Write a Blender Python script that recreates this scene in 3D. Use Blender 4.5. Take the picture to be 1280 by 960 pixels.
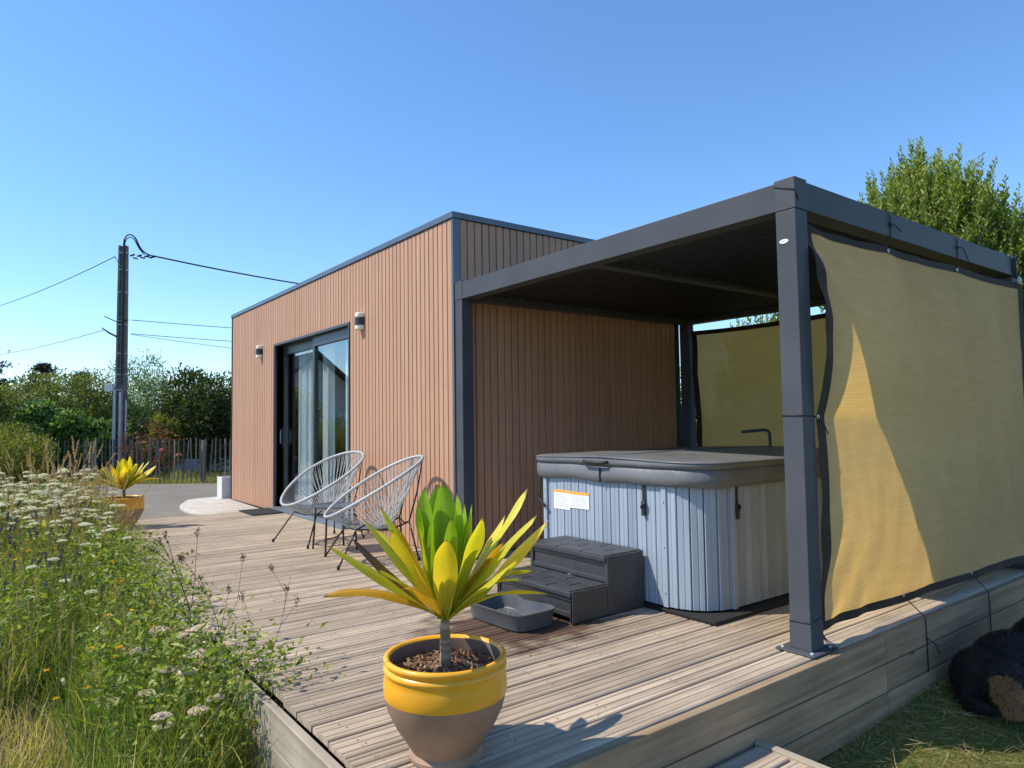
import bpy, math, random
import numpy as np
from mathutils import Vector, Matrix, noise
random.seed(7); RNG = np.random.default_rng(11)
for o in list(bpy.data.objects): bpy.data.objects.remove(o)
S = bpy.context.scene; COL = S.collection
PI = math.pi; rad = math.radians

# ------------------------------------------------------------ camera, sky, sun, exposure
cam = bpy.data.cameras.new('camera'); co = bpy.data.objects.new('camera', cam); COL.objects.link(co)
cam.sensor_fit = 'HORIZONTAL'; cam.sensor_width = 36; cam.lens = 866.2/1280*36
cam.clip_start = .05; cam.clip_end = 3000
R_ = Vector((0.79863, -0.60165, -0.01421)); U_ = Vector((-0.02154, -0.05218, 0.99841)); F_ = Vector((0.60143, 0.79705, 0.05463))
M = Matrix((R_, U_, -F_)).transposed().to_4x4(); M.translation = (-3.3213, -5.2544, 1.1901)
co.matrix_world = M; S.camera = co

SUN = Vector((-.69, .43, 1.0)).normalized()          # towards the sun
w = bpy.data.worlds.new('World'); S.world = w; w.use_nodes = True
nt = w.node_tree; bg = nt.nodes['Background']
sky = nt.nodes.new('ShaderNodeTexSky'); sky.sky_type = 'NISHITA'; sky.sun_disc = False
sky.sun_elevation = math.asin(SUN.z); sky.sun_rotation = math.atan2(SUN.x, SUN.y)
sky.air_density = 1.42; sky.dust_density = 0.0; sky.ozone_density = 7.0; sky.altitude = 2000
hs_ = nt.nodes.new('ShaderNodeHueSaturation'); hs_.inputs['Saturation'].default_value = 1.07
nt.links.new(sky.outputs[0], hs_.inputs['Color']); nt.links.new(hs_.outputs[0], bg.inputs[0]); bg.inputs[1].default_value = .15
sl = bpy.data.lights.new('sun', 'SUN'); sl.energy = 3.95; sl.angle = rad(.53); sl.color = (1, .90, .745)
so = bpy.data.objects.new('sun', sl); COL.objects.link(so); so.rotation_euler = (-SUN).to_track_quat('-Z', 'Y').to_euler(); so.location = (-8, 2, 14)
vs = S.view_settings; vs.view_transform = 'Standard'; vs.look = 'None'; vs.exposure = 0.58; vs.gamma = 1
S.render.engine = 'CYCLES'
S.cycles.max_bounces = 8; S.cycles.transparent_max_bounces = 16

# ------------------------------------------------------------ materials
MATS = {}
def nodes(name):
    m = bpy.data.materials.new(name); m.use_nodes = True; MATS[name] = m
    t = m.node_tree; return m, t, t.nodes['Principled BSDF'], t.nodes['Material Output']
def N(t, typ, **kw):
    n = t.nodes.new(typ)
    for k, v in kw.items():
        if k.startswith('i_'):
            key = k[2:]; key = int(key) if key.isdigit() else key.replace('_', ' ')
            n.inputs[key].default_value = v
        else: setattr(n, k, v)
    return n
def L(t, a, b): t.links.new(a, b)
def mixcol(t, fac, a, b, blend='MIX'):
    n = N(t, 'ShaderNodeMix', data_type='RGBA', blend_type=blend)
    for sock, v in ((n.inputs[0], fac), (n.inputs[6], a), (n.inputs[7], b)):
        if hasattr(v, 'is_output'): L(t, v, sock)
        else: sock.default_value = v if not isinstance(v, tuple) or len(v) == 4 else (*v, 1)
    return n.outputs[2]
def coords(t, scale=(1, 1, 1), kind='Object'):
    tc = N(t, 'ShaderNodeTexCoord'); mp = N(t, 'ShaderNodeMapping'); mp.inputs['Scale'].default_value = scale
    L(t, tc.outputs[kind], mp.inputs[0]); return mp.outputs[0]
def offs(t, v, amt=37.0):                            # shift texture by the object's random number
    oi = N(t, 'ShaderNodeObjectInfo'); cm = N(t, 'ShaderNodeMath', operation='MULTIPLY'); cm.inputs[1].default_value = amt
    L(t, oi.outputs['Random'], cm.inputs[0]); a = N(t, 'ShaderNodeVectorMath', operation='ADD'); L(t, v, a.inputs[0]); L(t, cm.outputs[0], a.inputs[1])
    return a.outputs[0], oi.outputs['Random']
def ramp(t, f, stops):
    r = N(t, 'ShaderNodeValToRGB'); e = r.color_ramp.elements
    while len(e) < len(stops): e.new(.5)
    for x, (p, c) in zip(e, stops): x.position = p; x.color = (*c, 1) if len(c) == 3 else c
    L(t, f, r.inputs[0]); return r.outputs[0]
def noise_(t, v, scale, detail=4, rough=.55):
    n = N(t, 'ShaderNodeTexNoise'); n.inputs['Scale'].default_value = scale; n.inputs['Detail'].default_value = detail; n.inputs['Roughness'].default_value = rough
    L(t, v, n.inputs['Vector']); return n.outputs['Fac']
def bump(t, bs, f, strength, dist=.01):
    b = N(t, 'ShaderNodeBump'); b.inputs['Strength'].default_value = strength; b.inputs['Distance'].default_value = dist
    L(t, f, b.inputs['Height']); L(t, b.outputs[0], bs.inputs['Normal'])
def plain(name, col, rough=.6, metal=0., var=.15, nscale=6., bmp=0., spec=.5, aniso=(1, 1, 1), bscale=None):
    m, t, b, o = nodes(name); v, r = offs(t, coords(t, aniso))
    f = noise_(t, v, nscale)
    lo = tuple(c*(1-var) for c in col); hi = tuple(min(1, c*(1+var)) for c in col)
    L(t, ramp(t, f, [(.3, lo), (.7, hi)]), b.inputs['Base Color'])
    b.inputs['Roughness'].default_value = rough; b.inputs['Metallic'].default_value = metal; b.inputs['Specular IOR Level'].default_value = spec
    if bmp: bump(t, b, noise_(t, v, bscale or nscale*8), bmp, .004)
    return m
def wood(name, lo, mid, hi, along, rough=.75, grain=26, bmp=.35, pervar=.22, stain=None, knots=True, blotch=.35):
    # along: axis index the grain runs along
    m, t, b, o = nodes(name); sc = [1, 1, 1]; sc[along] = .035
    v, r = offs(t, coords(t, tuple(sc)), 91.)
    g = noise_(t, v, grain, 6, .65); c = ramp(t, g, [(.28, lo), (.5, mid), (.74, hi)])
    g2 = noise_(t, offs(t, coords(t), 17.)[0], 3.2, 5, .6)
    c = mixcol(t, blotch, c, ramp(t, g2, [(.3, tuple(x*.55 for x in mid)), (.7, tuple(min(1, x*1.35) for x in mid))]), 'MIX')
    rr = ramp(t, r, [(0, (1-pervar,)*3), (1, (1+pervar,)*3)]); c = mixcol(t, 1., c, rr, 'MULTIPLY')
    if stain:                                         # wet / dark patch with its own outline
        cx, cy, rx, ry, colr, a = stain
        geo = N(t, 'ShaderNodeNewGeometry'); mp = N(t, 'ShaderNodeMapping'); mp.inputs['Location'].default_value = (-cx/rx, -cy/ry, 0); mp.inputs['Scale'].default_value = (1/rx, 1/ry, 0)
        L(t, geo.outputs['Position'], mp.inputs[0]); ln = N(t, 'ShaderNodeVectorMath', operation='LENGTH'); L(t, mp.outputs[0], ln.inputs[0])
        ad = N(t, 'ShaderNodeMath', operation='MULTIPLY_ADD'); ad.inputs[1].default_value = 1.1; L(t, noise_(t, geo.outputs['Position'], 7., 4), ad.inputs[0]); L(t, ln.outputs['Value'], ad.inputs[2])
        f = ramp(t, ad.outputs[0], [(1.05/2, (a,)*3), (1.45/2, (0, 0, 0))])
        mu = N(t, 'ShaderNodeMath', operation='MULTIPLY'); mu.inputs[1].default_value = .5; L(t, ad.outputs[0], mu.inputs[0])
        t.links.remove(f.node.inputs[0].links[0]); L(t, mu.outputs[0], f.node.inputs[0])
        c = mixcol(t, f, c, colr)
    # knots
    vo = N(t, 'ShaderNodeTexVoronoi'); ks = [4.2, 4.2, 4.2]; ks[along] = 1.5
    L(t, offs(t, coords(t, tuple(ks)), 53.)[0], vo.inputs['Vector']); vo.inputs['Scale'].default_value = 1.
    if knots: kf = ramp(t, vo.outputs['Distance'], [(.03, (.75,)*3), (.085, (0, 0, 0))]); c = mixcol(t, kf, c, tuple(x*.4 for x in lo))
    L(t, c, b.inputs['Base Color']); b.inputs['Roughness'].default_value = rough; b.inputs['Specular IOR Level'].default_value = .25
    bump(t, b, g, bmp, .004); return m

DECKSTAIN = (-.80, -1.95, .85, .60, (.07, .033, .018), .9)
wood('deck_wood', (.135, .10, .07), (.375, .30, .222), (.64, .53, .41), 0, pervar=.13, bmp=.45, stain=DECKSTAIN)
wood('fascia_wood', (.13, .088, .05), (.29, .21, .13), (.44, .33, .21), 0)
wood('fascia_wood_y', (.17, .14, .11), (.31, .27, .21), (.46, .41, .33), 1)
wood('pale_wood', (.07, .06, .055), (.14, .125, .11), (.24, .22, .19), 2, pervar=.4)
wood('post_wood', (.14, .12, .10), (.24, .21, .18), (.34, .31, .27), 2)
wood('clad', (.43, .245, .158), (.462, .268, .176), (.495, .29, .194), 2, rough=.7, grain=34, bmp=.10, pervar=.06, knots=False, blotch=.10)
MATS['clad'].node_tree.nodes['Principled BSDF'].inputs['Roughness'].default_value = .62
plain('clad_back', (.045, .025, .018), .9)
plain('anthracite', (.072, .078, .092), .5, .0, .12, 2.2, .08, spec=.12)
plain('anth_dark', (.03, .033, .042), .5, .0, .1, 3.)
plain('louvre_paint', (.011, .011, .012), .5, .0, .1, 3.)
plain('door_frame', (.032, .037, .047), .35, .0, .06)
plain('alu_trim', (.10, .125, .16), .35, .25, .06)
plain('sill_alu', (.17, .20, .24), .4, .3, .08)
plain('black_plastic', (.018, .018, .02), .45, 0, .2, 10., .1)
plain('step_plastic', (.042, .043, .047), .42, 0, .18, 14., .35, bscale=90)
plain('tray_plastic', (.085, .09, .098), .42, 0, .1, 8., .1)
plain('tub_slat', (.285, .335, .405), .5, 0, .2, 5., .25, aniso=(1, 1, .12), bscale=60)
plain('tub_trim', (.29, .35, .43), .45, 0, .05)
plain('rubber', (.012, .012, .013), .7, 0, .3, 20., .3)
plain('mat', (.012, .012, .013), .95, 0, .4, 60., .6, bscale=300)
plain('paper', (.80, .80, .79), .6, 0, .02)
plain('orange_print', (.86, .38, .05), .6, 0, .05)
plain('grey_print', (.42, .44, .46), .6, 0, .05)
plain('concrete', (.42, .395, .35), .85, 0, .16, 5., .3, bscale=70)
plain('planter_white', (.62, .62, .63), .7, 0, .08, 4., .1)
plain('pole_concrete', (.15, .145, .13), .9, 0, .25, 3., .3, bscale=30)
plain('pole_galva', (.42, .45, .49), .5, .3, .12, 5.)
plain('rust_tube', (.16, .10, .07), .8, 0, .3, 6.)
plain('cable', (.02, .022, .026), .6, 0, .1)
plain('grey_cable', (.10, .11, .12), .6, 0, .1)
plain('rim_vinyl', (.52, .54, .55), .45, 0, .06)
plain('cord_vinyl', (.47, .50, .50), .5, 0, .08)
plain('steel_black', (.02, .02, .022), .4, .2, .1)
plain('table_top', (.075, .08, .088), .3, .0, .05)
plain('glaze', (.80, .37, .022), .33, 0, .16, 3., .12, bscale=14)
plain('pot_taupe', (.30, .186, .122), .7, 0, .22, 5., .15, bscale=60)
plain('pot_inside', (.16, .105, .08), .8, 0, .2, 6.)
plain('bark', (.20, .12, .07), .9, 0, .45, 30.)
plain('palm_stem', (.25, .18, .115), .9, 0, .5, 9., 1., aniso=(.6, .6, 7), bscale=16)
plain('hem', (.028, .019, .014), .85, 0, .2, 20., .3)
plain('eyelet', (.6, .6, .58), .3, .9, .05)
plain('cotton_tie', (.55, .54, .5), .8)
plain('lamp_white', (.78, .74, .66), .5, 0, .04)
plain('badge', (.82, .83, .84), .35, 0, .02)
plain('wall_render', (.62, .58, .5), .85, 0, .08, 3., .2)
plain('slate', (.05, .052, .06), .6, 0, .3, 12., .3)
plain('kerb_white', (.52, .55, .60), .8, 0, .1)
plain('trunk', (.09, .07, .055), .9, 0, .3, 8., .6)
plain('interior', (.22, .21, .2), .9, 0, .05)
plain('interior_floor', (.2, .15, .1), .6, 0, .2)

def leafmat(name, cols, rough=.5, trans=.35, vein=0, spec=.4):
    m, t, b, o = nodes(name)
    at = N(t, 'ShaderNodeAttribute', attribute_name='rnd'); oi = N(t, 'ShaderNodeObjectInfo')
    st = [(i/(len(cols)-1), c) for i, c in enumerate(cols)]
    c = ramp(t, at.outputs['Fac'], st)
    L(t, c, b.inputs['Base Color']); b.inputs['Roughness'].default_value = rough; b.inputs['Specular IOR Level'].default_value = spec
    tr = N(t, 'ShaderNodeBsdfTranslucent'); L(t, mixcol(t, 1., c, (1.5, 1.5, .7, 1), 'MULTIPLY'), tr.inputs[0])
    mx = N(t, 'ShaderNodeMixShader'); mx.inputs[0].default_value = trans; L(t, b.outputs[0], mx.inputs[1]); L(t, tr.outputs[0], mx.inputs[2]); L(t, mx.outputs[0], o.inputs[0])
    return m
leafmat('leaf_hedge', [(.05, .085, .014), (.12, .18, .024), (.23, .29, .05), (.36, .39, .11)])
leafmat('leaf_laurel', [(.018, .036, .012), (.034, .062, .018), (.06, .10, .028), (.14, .14, .04)], .35)
leafmat('leaf_hydrangea', [(.05, .11, .025), (.09, .17, .035), (.14, .24, .06), (.24, .33, .12)])
leafmat('leaf_olive', [(.07, .12, .025), (.12, .18, .035), (.18, .23, .05), (.26, .20, .07)])
leafmat('leaf_willow', [(.08, .14, .06), (.12, .20, .08), (.17, .26, .11), (.22, .29, .13)])
leafmat('leaf_yellowgreen', [(.10, .13, .02), (.16, .19, .03), (.22, .24, .04), (.26, .24, .06)])
leafmat('leaf_red', [(.06, .07, .03), (.12, .06, .035), (.22, .06, .04), (.28, .09, .06)])
leafmat('needle', [(.010, .020, .013), (.018, .032, .02), (.03, .045, .028), (.04, .05, .03)], .7, .1)
leafmat('meadow', [(.08, .14, .025), (.14, .20, .035), (.22, .27, .05), (.32, .33, .09), (.46, .39, .18), (.60, .48, .28)], .5, .42)
leafmat('weed', [(.06, .11, .02), (.13, .20, .03), (.22, .29, .045), (.31, .36, .07), (.44, .42, .15)], .45, .42)
leafmat('straw', [(.34, .24, .12), (.46, .34, .19), (.55, .43, .27)], .7, .3)
leafmat('lawn', [(.05, .09, .015), (.09, .15, .02), (.16, .21, .03), (.26, .22, .08)], .6, .35)
leafmat('petal_white', [(.60, .58, .48), (.72, .71, .64), (.80, .79, .74)], .6, .25)
leafmat('petal_pink', [(.66, .52, .48), (.74, .62, .58), (.78, .70, .68)], .6, .25)
leafmat('petal_yellow', [(.75, .40, .02), (.82, .52, .03), (.85, .62, .05)], .6, .25)
leafmat('petal_purple', [(.06, .05, .09), (.11, .09, .16), (.19, .16, .32)], .7, .2)
leafmat('petal_rose', [(.55, .12, .12), (.7, .3, .28), (.75, .42, .4)], .6, .2)
leafmat('dry_brown', [(.06, .045, .03), (.10, .075, .05), (.15, .11, .07)], .8, .1)
leafmat('fur', [(.008, .007, .007), (.018, .014, .013), (.035, .027, .022)], .62, .05)
leafmat('fur_tan', [(.24, .12, .05), (.42, .22, .09), (.58, .34, .16)], .5, .1)
leafmat('fur_white', [(.5, .5, .5), (.64, .64, .64), (.75, .75, .75)], .5, .1)

def cordymat(name, base, tip, edge, trans=.42):      # leaf colour runs from base to tip (attribute rnd = 0..1 along the leaf)
    m, t, b, o = nodes(name)
    at = N(t, 'ShaderNodeAttribute', attribute_name='rnd'); v, r = offs(t, coords(t, (1, 1, 1)), 23.)
    f = noise_(t, v, 9., 4); c = ramp(t, at.outputs['Fac'], [(0, base), (.6, tuple((x+y)/2 for x, y in zip(base, tip))), (.93, tip), (1, edge)])
    c = mixcol(t, ramp(t, f, [(.35, (0, 0, 0)), (.75, (.40,)*3)]), c, tuple(x*.6 for x in base))
    aa = N(t, 'ShaderNodeAttribute', attribute_name='acr'); cx = N(t, 'ShaderNodeCombineXYZ'); L(t, aa.outputs['Fac'], cx.inputs[0]); ml = N(t, 'ShaderNodeMath', operation='MULTIPLY'); ml.inputs[1].default_value = .35; L(t, at.outputs['Fac'], ml.inputs[0]); L(t, ml.outputs[0], cx.inputs[1]); L(t, r, cx.inputs[2])
    vn = noise_(t, cx.outputs[0], 9., 5, .7); c = mixcol(t, ramp(t, vn, [(.38, (.30,)*3), (.62, (0, 0, 0))]), c, tuple(x*.62 for x in base))
    ab = N(t, 'ShaderNodeMath', operation='ABSOLUTE'); L(t, aa.outputs['Fac'], ab.inputs[0]); c = mixcol(t, ramp(t, ab.outputs[0], [(.0, (.35,)*3), (.10, (0, 0, 0))]), c, tuple(min(1, x*1.3+.08) for x in tip))
    sp = noise_(t, v, 42., 3); c = mixcol(t, ramp(t, sp, [(.72, (0, 0, 0)), (.78, (.4,)*3)]), c, (.16, .08, .03)); bump(t, b, vn, .25, .003)
    c = mixcol(t, ramp(t, at.outputs['Fac'], [(.945, (0, 0, 0)), (.985, (.9,)*3)]), c, (.20, .11, .05))
    L(t, c, b.inputs['Base Color']); b.inputs['Roughness'].default_value = .33; b.inputs['Specular IOR Level'].default_value = .5
    tr = N(t, 'ShaderNodeBsdfTranslucent'); L(t, mixcol(t, 1., c, (1.25, 1.2, .5, 1), 'MULTIPLY'), tr.inputs[0])
    mx = N(t, 'ShaderNodeMixShader'); mx.inputs[0].default_value = trans; L(t, b.outputs[0], mx.inputs[1]); L(t, tr.outputs[0], mx.inputs[2]); L(t, mx.outputs[0], o.inputs[0])
cordymat('cordy_green', (.36, .52, .05), (.32, .54, .04), (.5, .58, .07))
cordymat('cordy_lime', (.68, .68, .05), (.80, .72, .045), (.84, .56, .04))
cordymat('cordy_yellow', (.92, .78, .06), (.95, .70, .04), (.82, .42, .03))
cordymat('cordy_olive', (.54, .56, .05), (.70, .62, .04), (.80, .54, .03))
cordymat('cordy_orange', (.52, .34, .03), (.74, .38, .03), (.40, .14, .03))
cordymat('cordy_brown', (.30, .15, .04), (.10, .05, .03), (.06, .035, .025), .12)

def screen_cloth():
    m, t, b, o = nodes('screen_cloth'); v = coords(t)
    wv = N(t, 'ShaderNodeTexWave', wave_type='BANDS', bands_direction='Z'); wv.inputs['Scale'].default_value = 26; wv.inputs['Distortion'].default_value = 1.4; wv.inputs['Detail'].default_value = 2; wv.inputs['Detail Scale'].default_value = 3
    L(t, v, wv.inputs[0]); fine = N(t, 'ShaderNodeTexWave', wave_type='BANDS', bands_direction='Z'); fine.inputs['Scale'].default_value = 85; fine.inputs['Distortion'].default_value = .6
    L(t, v, fine.inputs[0]); no = noise_(t, coords(t, (1, 1, 6)), 5., 4)
    mm = N(t, 'ShaderNodeMath', operation='MULTIPLY_ADD'); mm.inputs[1].default_value = .55; L(t, wv.outputs['Fac'], mm.inputs[0])
    m2 = N(t, 'ShaderNodeMath', operation='MULTIPLY'); m2.inputs[1].default_value = .5; L(t, no, m2.inputs[0]); L(t, m2.outputs[0], mm.inputs[2])
    c = ramp(t, mm.outputs[0], [(.15, (.84, .54, .23)), (.5, (.95, .65, .31)), (.85, (1.0, .75, .40))])
    c = mixcol(t, 1., c, ramp(t, noise_(t, coords(t, (1, 1, .7)), 1.6, 5, .65), [(.3, (.80, .79, .77)), (.7, (1, 1, 1))]), 'MULTIPLY')
    L(t, c, b.inputs['Base Color']); b.inputs['Roughness'].default_value = .6; b.inputs['Specular IOR Level'].default_value = .3
    tr = N(t, 'ShaderNodeBsdfTranslucent'); L(t, ramp(t, mm.outputs[0], [(.15, (.76, .43, .08)), (.85, (1.0, .68, .19))]), tr.inputs[0])
    mx = N(t, 'ShaderNodeMixShader'); mx.inputs[0].default_value = .47; L(t, b.outputs[0], mx.inputs[1]); L(t, tr.outputs[0], mx.inputs[2])
    tp = N(t, 'ShaderNodeBsdfTransparent'); m3 = N(t, 'ShaderNodeMixShader'); m3.inputs[0].default_value = .012; L(t, mx.outputs[0], m3.inputs[1]); L(t, tp.outputs[0], m3.inputs[2]); L(t, m3.outputs[0], o.inputs[0])
    cr = noise_(t, coords(t, (2.2, 2.2, .5)), 3.2, 6, .7); cr2 = N(t, 'ShaderNodeMath', operation='MULTIPLY_ADD'); cr2.inputs[1].default_value = 6.; L(t, cr, cr2.inputs[0]); L(t, fine.outputs['Fac'], cr2.inputs[2])
    bump(t, b, cr2.outputs[0], .5, .003)
screen_cloth()
def cover_vinyl():
    m, t, b, o = nodes('cover_vinyl'); v = coords(t)
    f = noise_(t, v, 3.5, 5); L(t, ramp(t, f, [(.3, (.115, .12, .125)), (.7, (.155, .16, .165))]), b.inputs['Base Color'])
    b.inputs['Roughness'].default_value = .42; bump(t, b, noise_(t, v, 9., 3), .35, .02)
cover_vinyl()
def glass_pane():
    m, t, b, o = nodes('glass_pane')
    lf = N(t, 'ShaderNodeLayerWeight'); lf.inputs[0].default_value = .5; pwn = N(t, 'ShaderNodeMath', operation='POWER'); pwn.inputs[1].default_value = 3.2; L(t, lf.outputs['Facing'], pwn.inputs[0])
    lw = N(t, 'ShaderNodeMath', operation='MULTIPLY_ADD'); lw.inputs[1].default_value = .75; lw.inputs[2].default_value = .05; L(t, pwn.outputs[0], lw.inputs[0])
    tp = N(t, 'ShaderNodeBsdfTransparent'); tp.inputs[0].default_value = (.90, .95, .96, 1)
    gl = N(t, 'ShaderNodeBsdfGlossy'); gl.inputs['Roughness'].default_value = .004; gl.inputs[0].default_value = (.95, .97, 1, 1)
    mx = N(t, 'ShaderNodeMixShader'); L(t, lw.outputs[0], mx.inputs[0]); L(t, tp.outputs[0], mx.inputs[1]); L(t, gl.outputs[0], mx.inputs[2]); L(t, mx.outputs[0], o.inputs[0])
glass_pane()
def curtain_mat():
    m, t, b, o = nodes('curtain'); b.inputs['Base Color'].default_value = (.82, .84, .84, 1); b.inputs['Roughness'].default_value = .9
    L(t, ramp(t, noise_(t, coords(t, (1, 1, .1)), 30., 2), [(.3, (.78, .81, .81)), (.7, (.86, .87, .87))]), b.inputs['Base Color'])
    tr = N(t, 'ShaderNodeBsdfTranslucent'); tr.inputs[0].default_value = (.7, .74, .74, 1); mx = N(t, 'ShaderNodeMixShader'); mx.inputs[0].default_value = .15
    L(t, b.outputs[0], mx.inputs[1]); L(t, tr.outputs[0], mx.inputs[2]); L(t, mx.outputs[0], o.inputs[0])
curtain_mat()
def ground_mat(name, cols, s1, s2, bmp=.5, dist=.03):
    m, t, b, o = nodes(name); v = coords(t)
    a = noise_(t, v, s1, 5); c = noise_(t, v, s2, 5, .7)
    mm = N(t, 'ShaderNodeMath', operation='MULTIPLY_ADD'); mm.inputs[1].default_value = .5; L(t, a, mm.inputs[0]); m2 = N(t, 'ShaderNodeMath', operation='MULTIPLY'); m2.inputs[1].default_value = .5; L(t, c, m2.inputs[0]); L(t, m2.outputs[0], mm.inputs[2])
    L(t, ramp(t, mm.outputs[0], [(.3+.4*i/(len(cols)-1), x) for i, x in enumerate(cols)]), b.inputs['Base Color']); b.inputs['Roughness'].default_value = .95; b.inputs['Specular IOR Level'].default_value = .15
    bump(t, b, c, bmp, dist)
ground_mat('ground', [(.045, .055, .015), (.09, .10, .025), (.17, .15, .05), (.24, .20, .09)], .9, 22)
ground_mat('asphalt', [(.11, .10, .085), (.18, .168, .145), (.20, .187, .163), (.29, .27, .235)], 1.3, 70, .5, .008)
ground_mat('soil', [(.03, .024, .016), (.07, .055, .035), (.12, .09, .05)], 3, 40)

# ------------------------------------------------------------ mesh builder and object helpers
class MB:
    def __init__(s): s.v = []; s.f = []
    def add(s, vs, fs):
        n = len(s.v); s.v += [tuple(x) for x in vs]; s.f += [tuple(i+n for i in f) for f in fs]; return s
    def box(s, x0, x1, y0, y1, z0, z1):
        return s.add([(x0,y0,z0),(x1,y0,z0),(x1,y1,z0),(x0,y1,z0),(x0,y0,z1),(x1,y0,z1),(x1,y1,z1),(x0,y1,z1)],
                     [(0,3,2,1),(4,5,6,7),(0,1,5,4),(1,2,6,5),(2,3,7,6),(3,0,4,7)])
    def obox(s, c, ax, ay, az, hx, hy, hz):
        c = Vector(c); ax, ay, az = Vector(ax)*hx, Vector(ay)*hy, Vector(az)*hz
        vs = [c+ax*i+ay*j+az*k for k in (-1, 1) for i, j in ((-1,-1),(1,-1),(1,1),(-1,1))]
        return s.add(vs, [(0,3,2,1),(4,5,6,7),(0,1,5,4),(1,2,6,5),(2,3,7,6),(3,0,4,7)])
    def tube(s, pts, r, n=8, cap=True):
        pts = [Vector(p) for p in pts]; rs = r if isinstance(r, (list, tuple)) else [r]*len(pts)
        rings = []; prev = None
        for i, p in enumerate(pts):
            d = (pts[min(i+1, len(pts)-1)]-pts[max(i-1, 0)]).normalized()
            if prev is None: a = d.orthogonal().normalized()
            else: a = (prev-d*prev.dot(d)).normalized()
            prev = a; b = d.cross(a)
            rings.append([p+(a*math.cos(2*PI*k/n)+b*math.sin(2*PI*k/n))*rs[i] for k in range(n)])
        vs = [x for g in rings for x in g]; fs = []
        for i in range(len(pts)-1):
            for k in range(n): fs.append((i*n+k, i*n+(k+1)%n, (i+1)*n+(k+1)%n, (i+1)*n+k))
        if cap: fs.append(tuple(range(n))[::-1]); fs.append(tuple((len(pts)-1)*n+k for k in range(n)))
        return s.add(vs, fs)
    def lathe(s, prof, n=48, c=(0, 0, 0), cap=False):
        vs = []; fs = []
        for r, z in prof:
            for k in range(n): a = 2*PI*k/n; vs.append((c[0]+r*math.cos(a), c[1]+r*math.sin(a), c[2]+z))
        for i in range(len(prof)-1):
            for k in range(n): fs.append((i*n+k, i*n+(k+1)%n, (i+1)*n+(k+1)%n, (i+1)*n+k))
        if cap: fs.append(tuple(range(n))[::-1]); fs.append(tuple((len(prof)-1)*n+k for k in range(n)))
        return s.add(vs, fs)
    def extr(s, prof, x0, x1, axis=0):
        # closed 2D profile swept along an axis; profile coordinates are the two other axes in order
        def p3(a, b, t): return [(t, a, b), (a, t, b), (a, b, t)][axis]
        n = len(prof); vs = [p3(a, b, x0) for a, b in prof]+[p3(a, b, x1) for a, b in prof]
        fs = [(k, (k+1) % n, n+(k+1) % n, n+k) for k in range(n)]+[tuple(range(n))[::-1], tuple(range(n, 2*n))]
        return s.add(vs, fs)
    def grid(s, fn, nu, nv, wrap=False):
        vs = [fn(i/nu, j/nv) for j in range(nv+1) for i in range(nu+1)]
        fs = [(j*(nu+1)+i, j*(nu+1)+i+1, (j+1)*(nu+1)+i+1, (j+1)*(nu+1)+i) for j in range(nv) for i in range(nu)]
        return s.add(vs, fs)
    def mesh(s, name='mesh'):
        me = bpy.data.meshes.new(name); me.from_pydata(s.v, [], s.f); me.update(); return me
def fix_normals(me):
    import bmesh
    b = bmesh.new(); b.from_mesh(me); bmesh.ops.recalc_face_normals(b, faces=b.faces); b.to_mesh(me); b.free()
def link(name, data, mat=None, parent=None, loc=None, smooth=False, bev=0, kind=None, label=None):
    if isinstance(data, MB): data = data.mesh(name); fix_normals(data)
    o = bpy.data.objects.new(name, data); COL.objects.link(o)
    if mat and data and not data.materials: data.materials.append(MATS[mat])
    if parent: o.parent = parent
    if loc is not None: o.location = loc
    if smooth and data:
        data.polygons.foreach_set('use_smooth', [True]*len(data.polygons))
        if smooth is not True:
            try: data.set_sharp_from_angle(angle=rad(smooth))
            except Exception: pass
    if bev:
        m = o.modifiers.new('bevel', 'BEVEL'); m.width = bev; m.segments = 2; m.limit_method = 'ANGLE'; m.angle_limit = rad(40)
    if kind: o['kind'] = kind
    if label: o['label'] = label
    return o
def tag(o, label, cat, group=None, kind=None):
    o['label'] = label; o['category'] = cat
    if group: o['group'] = group
    if kind: o['kind'] = kind
    return o
def thing(name, label, cat, loc=(0, 0, 0), group=None, rz=0):
    o = bpy.data.objects.new(name, None); COL.objects.link(o); o.location = loc; o.rotation_euler = (0, 0, rz); o.empty_display_size = .1
    return tag(o, label, cat, group)
def struct(name, data, mat, **k):
    o = link(name, data, mat, **k); o['kind'] = 'structure'; return o
def np_mesh(name, V, Fq, rnd=None, mat=None):
    """V (n,3), Fq (m,k) faces of equal size, rnd per vertex"""
    me = bpy.data.meshes.new(name); n, (m, k) = len(V), Fq.shape
    me.vertices.add(n); me.vertices.foreach_set('co', np.asarray(V, np.float32).ravel())
    me.loops.add(m*k); me.loops.foreach_set('vertex_index', np.asarray(Fq, np.int32).ravel())
    me.polygons.add(m); me.polygons.foreach_set('loop_start', np.arange(0, m*k, k, dtype=np.int32))
    me.update(calc_edges=True)
    if rnd is not None:
        a = me.attributes.new('rnd', 'FLOAT', 'POINT'); a.data.foreach_set('value', np.asarray(rnd, np.float32))
    if mat: me.materials.append(MATS[mat])
    return me
def unit(v): return v/np.maximum(np.linalg.norm(v, axis=-1, keepdims=True), 1e-9)
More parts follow.
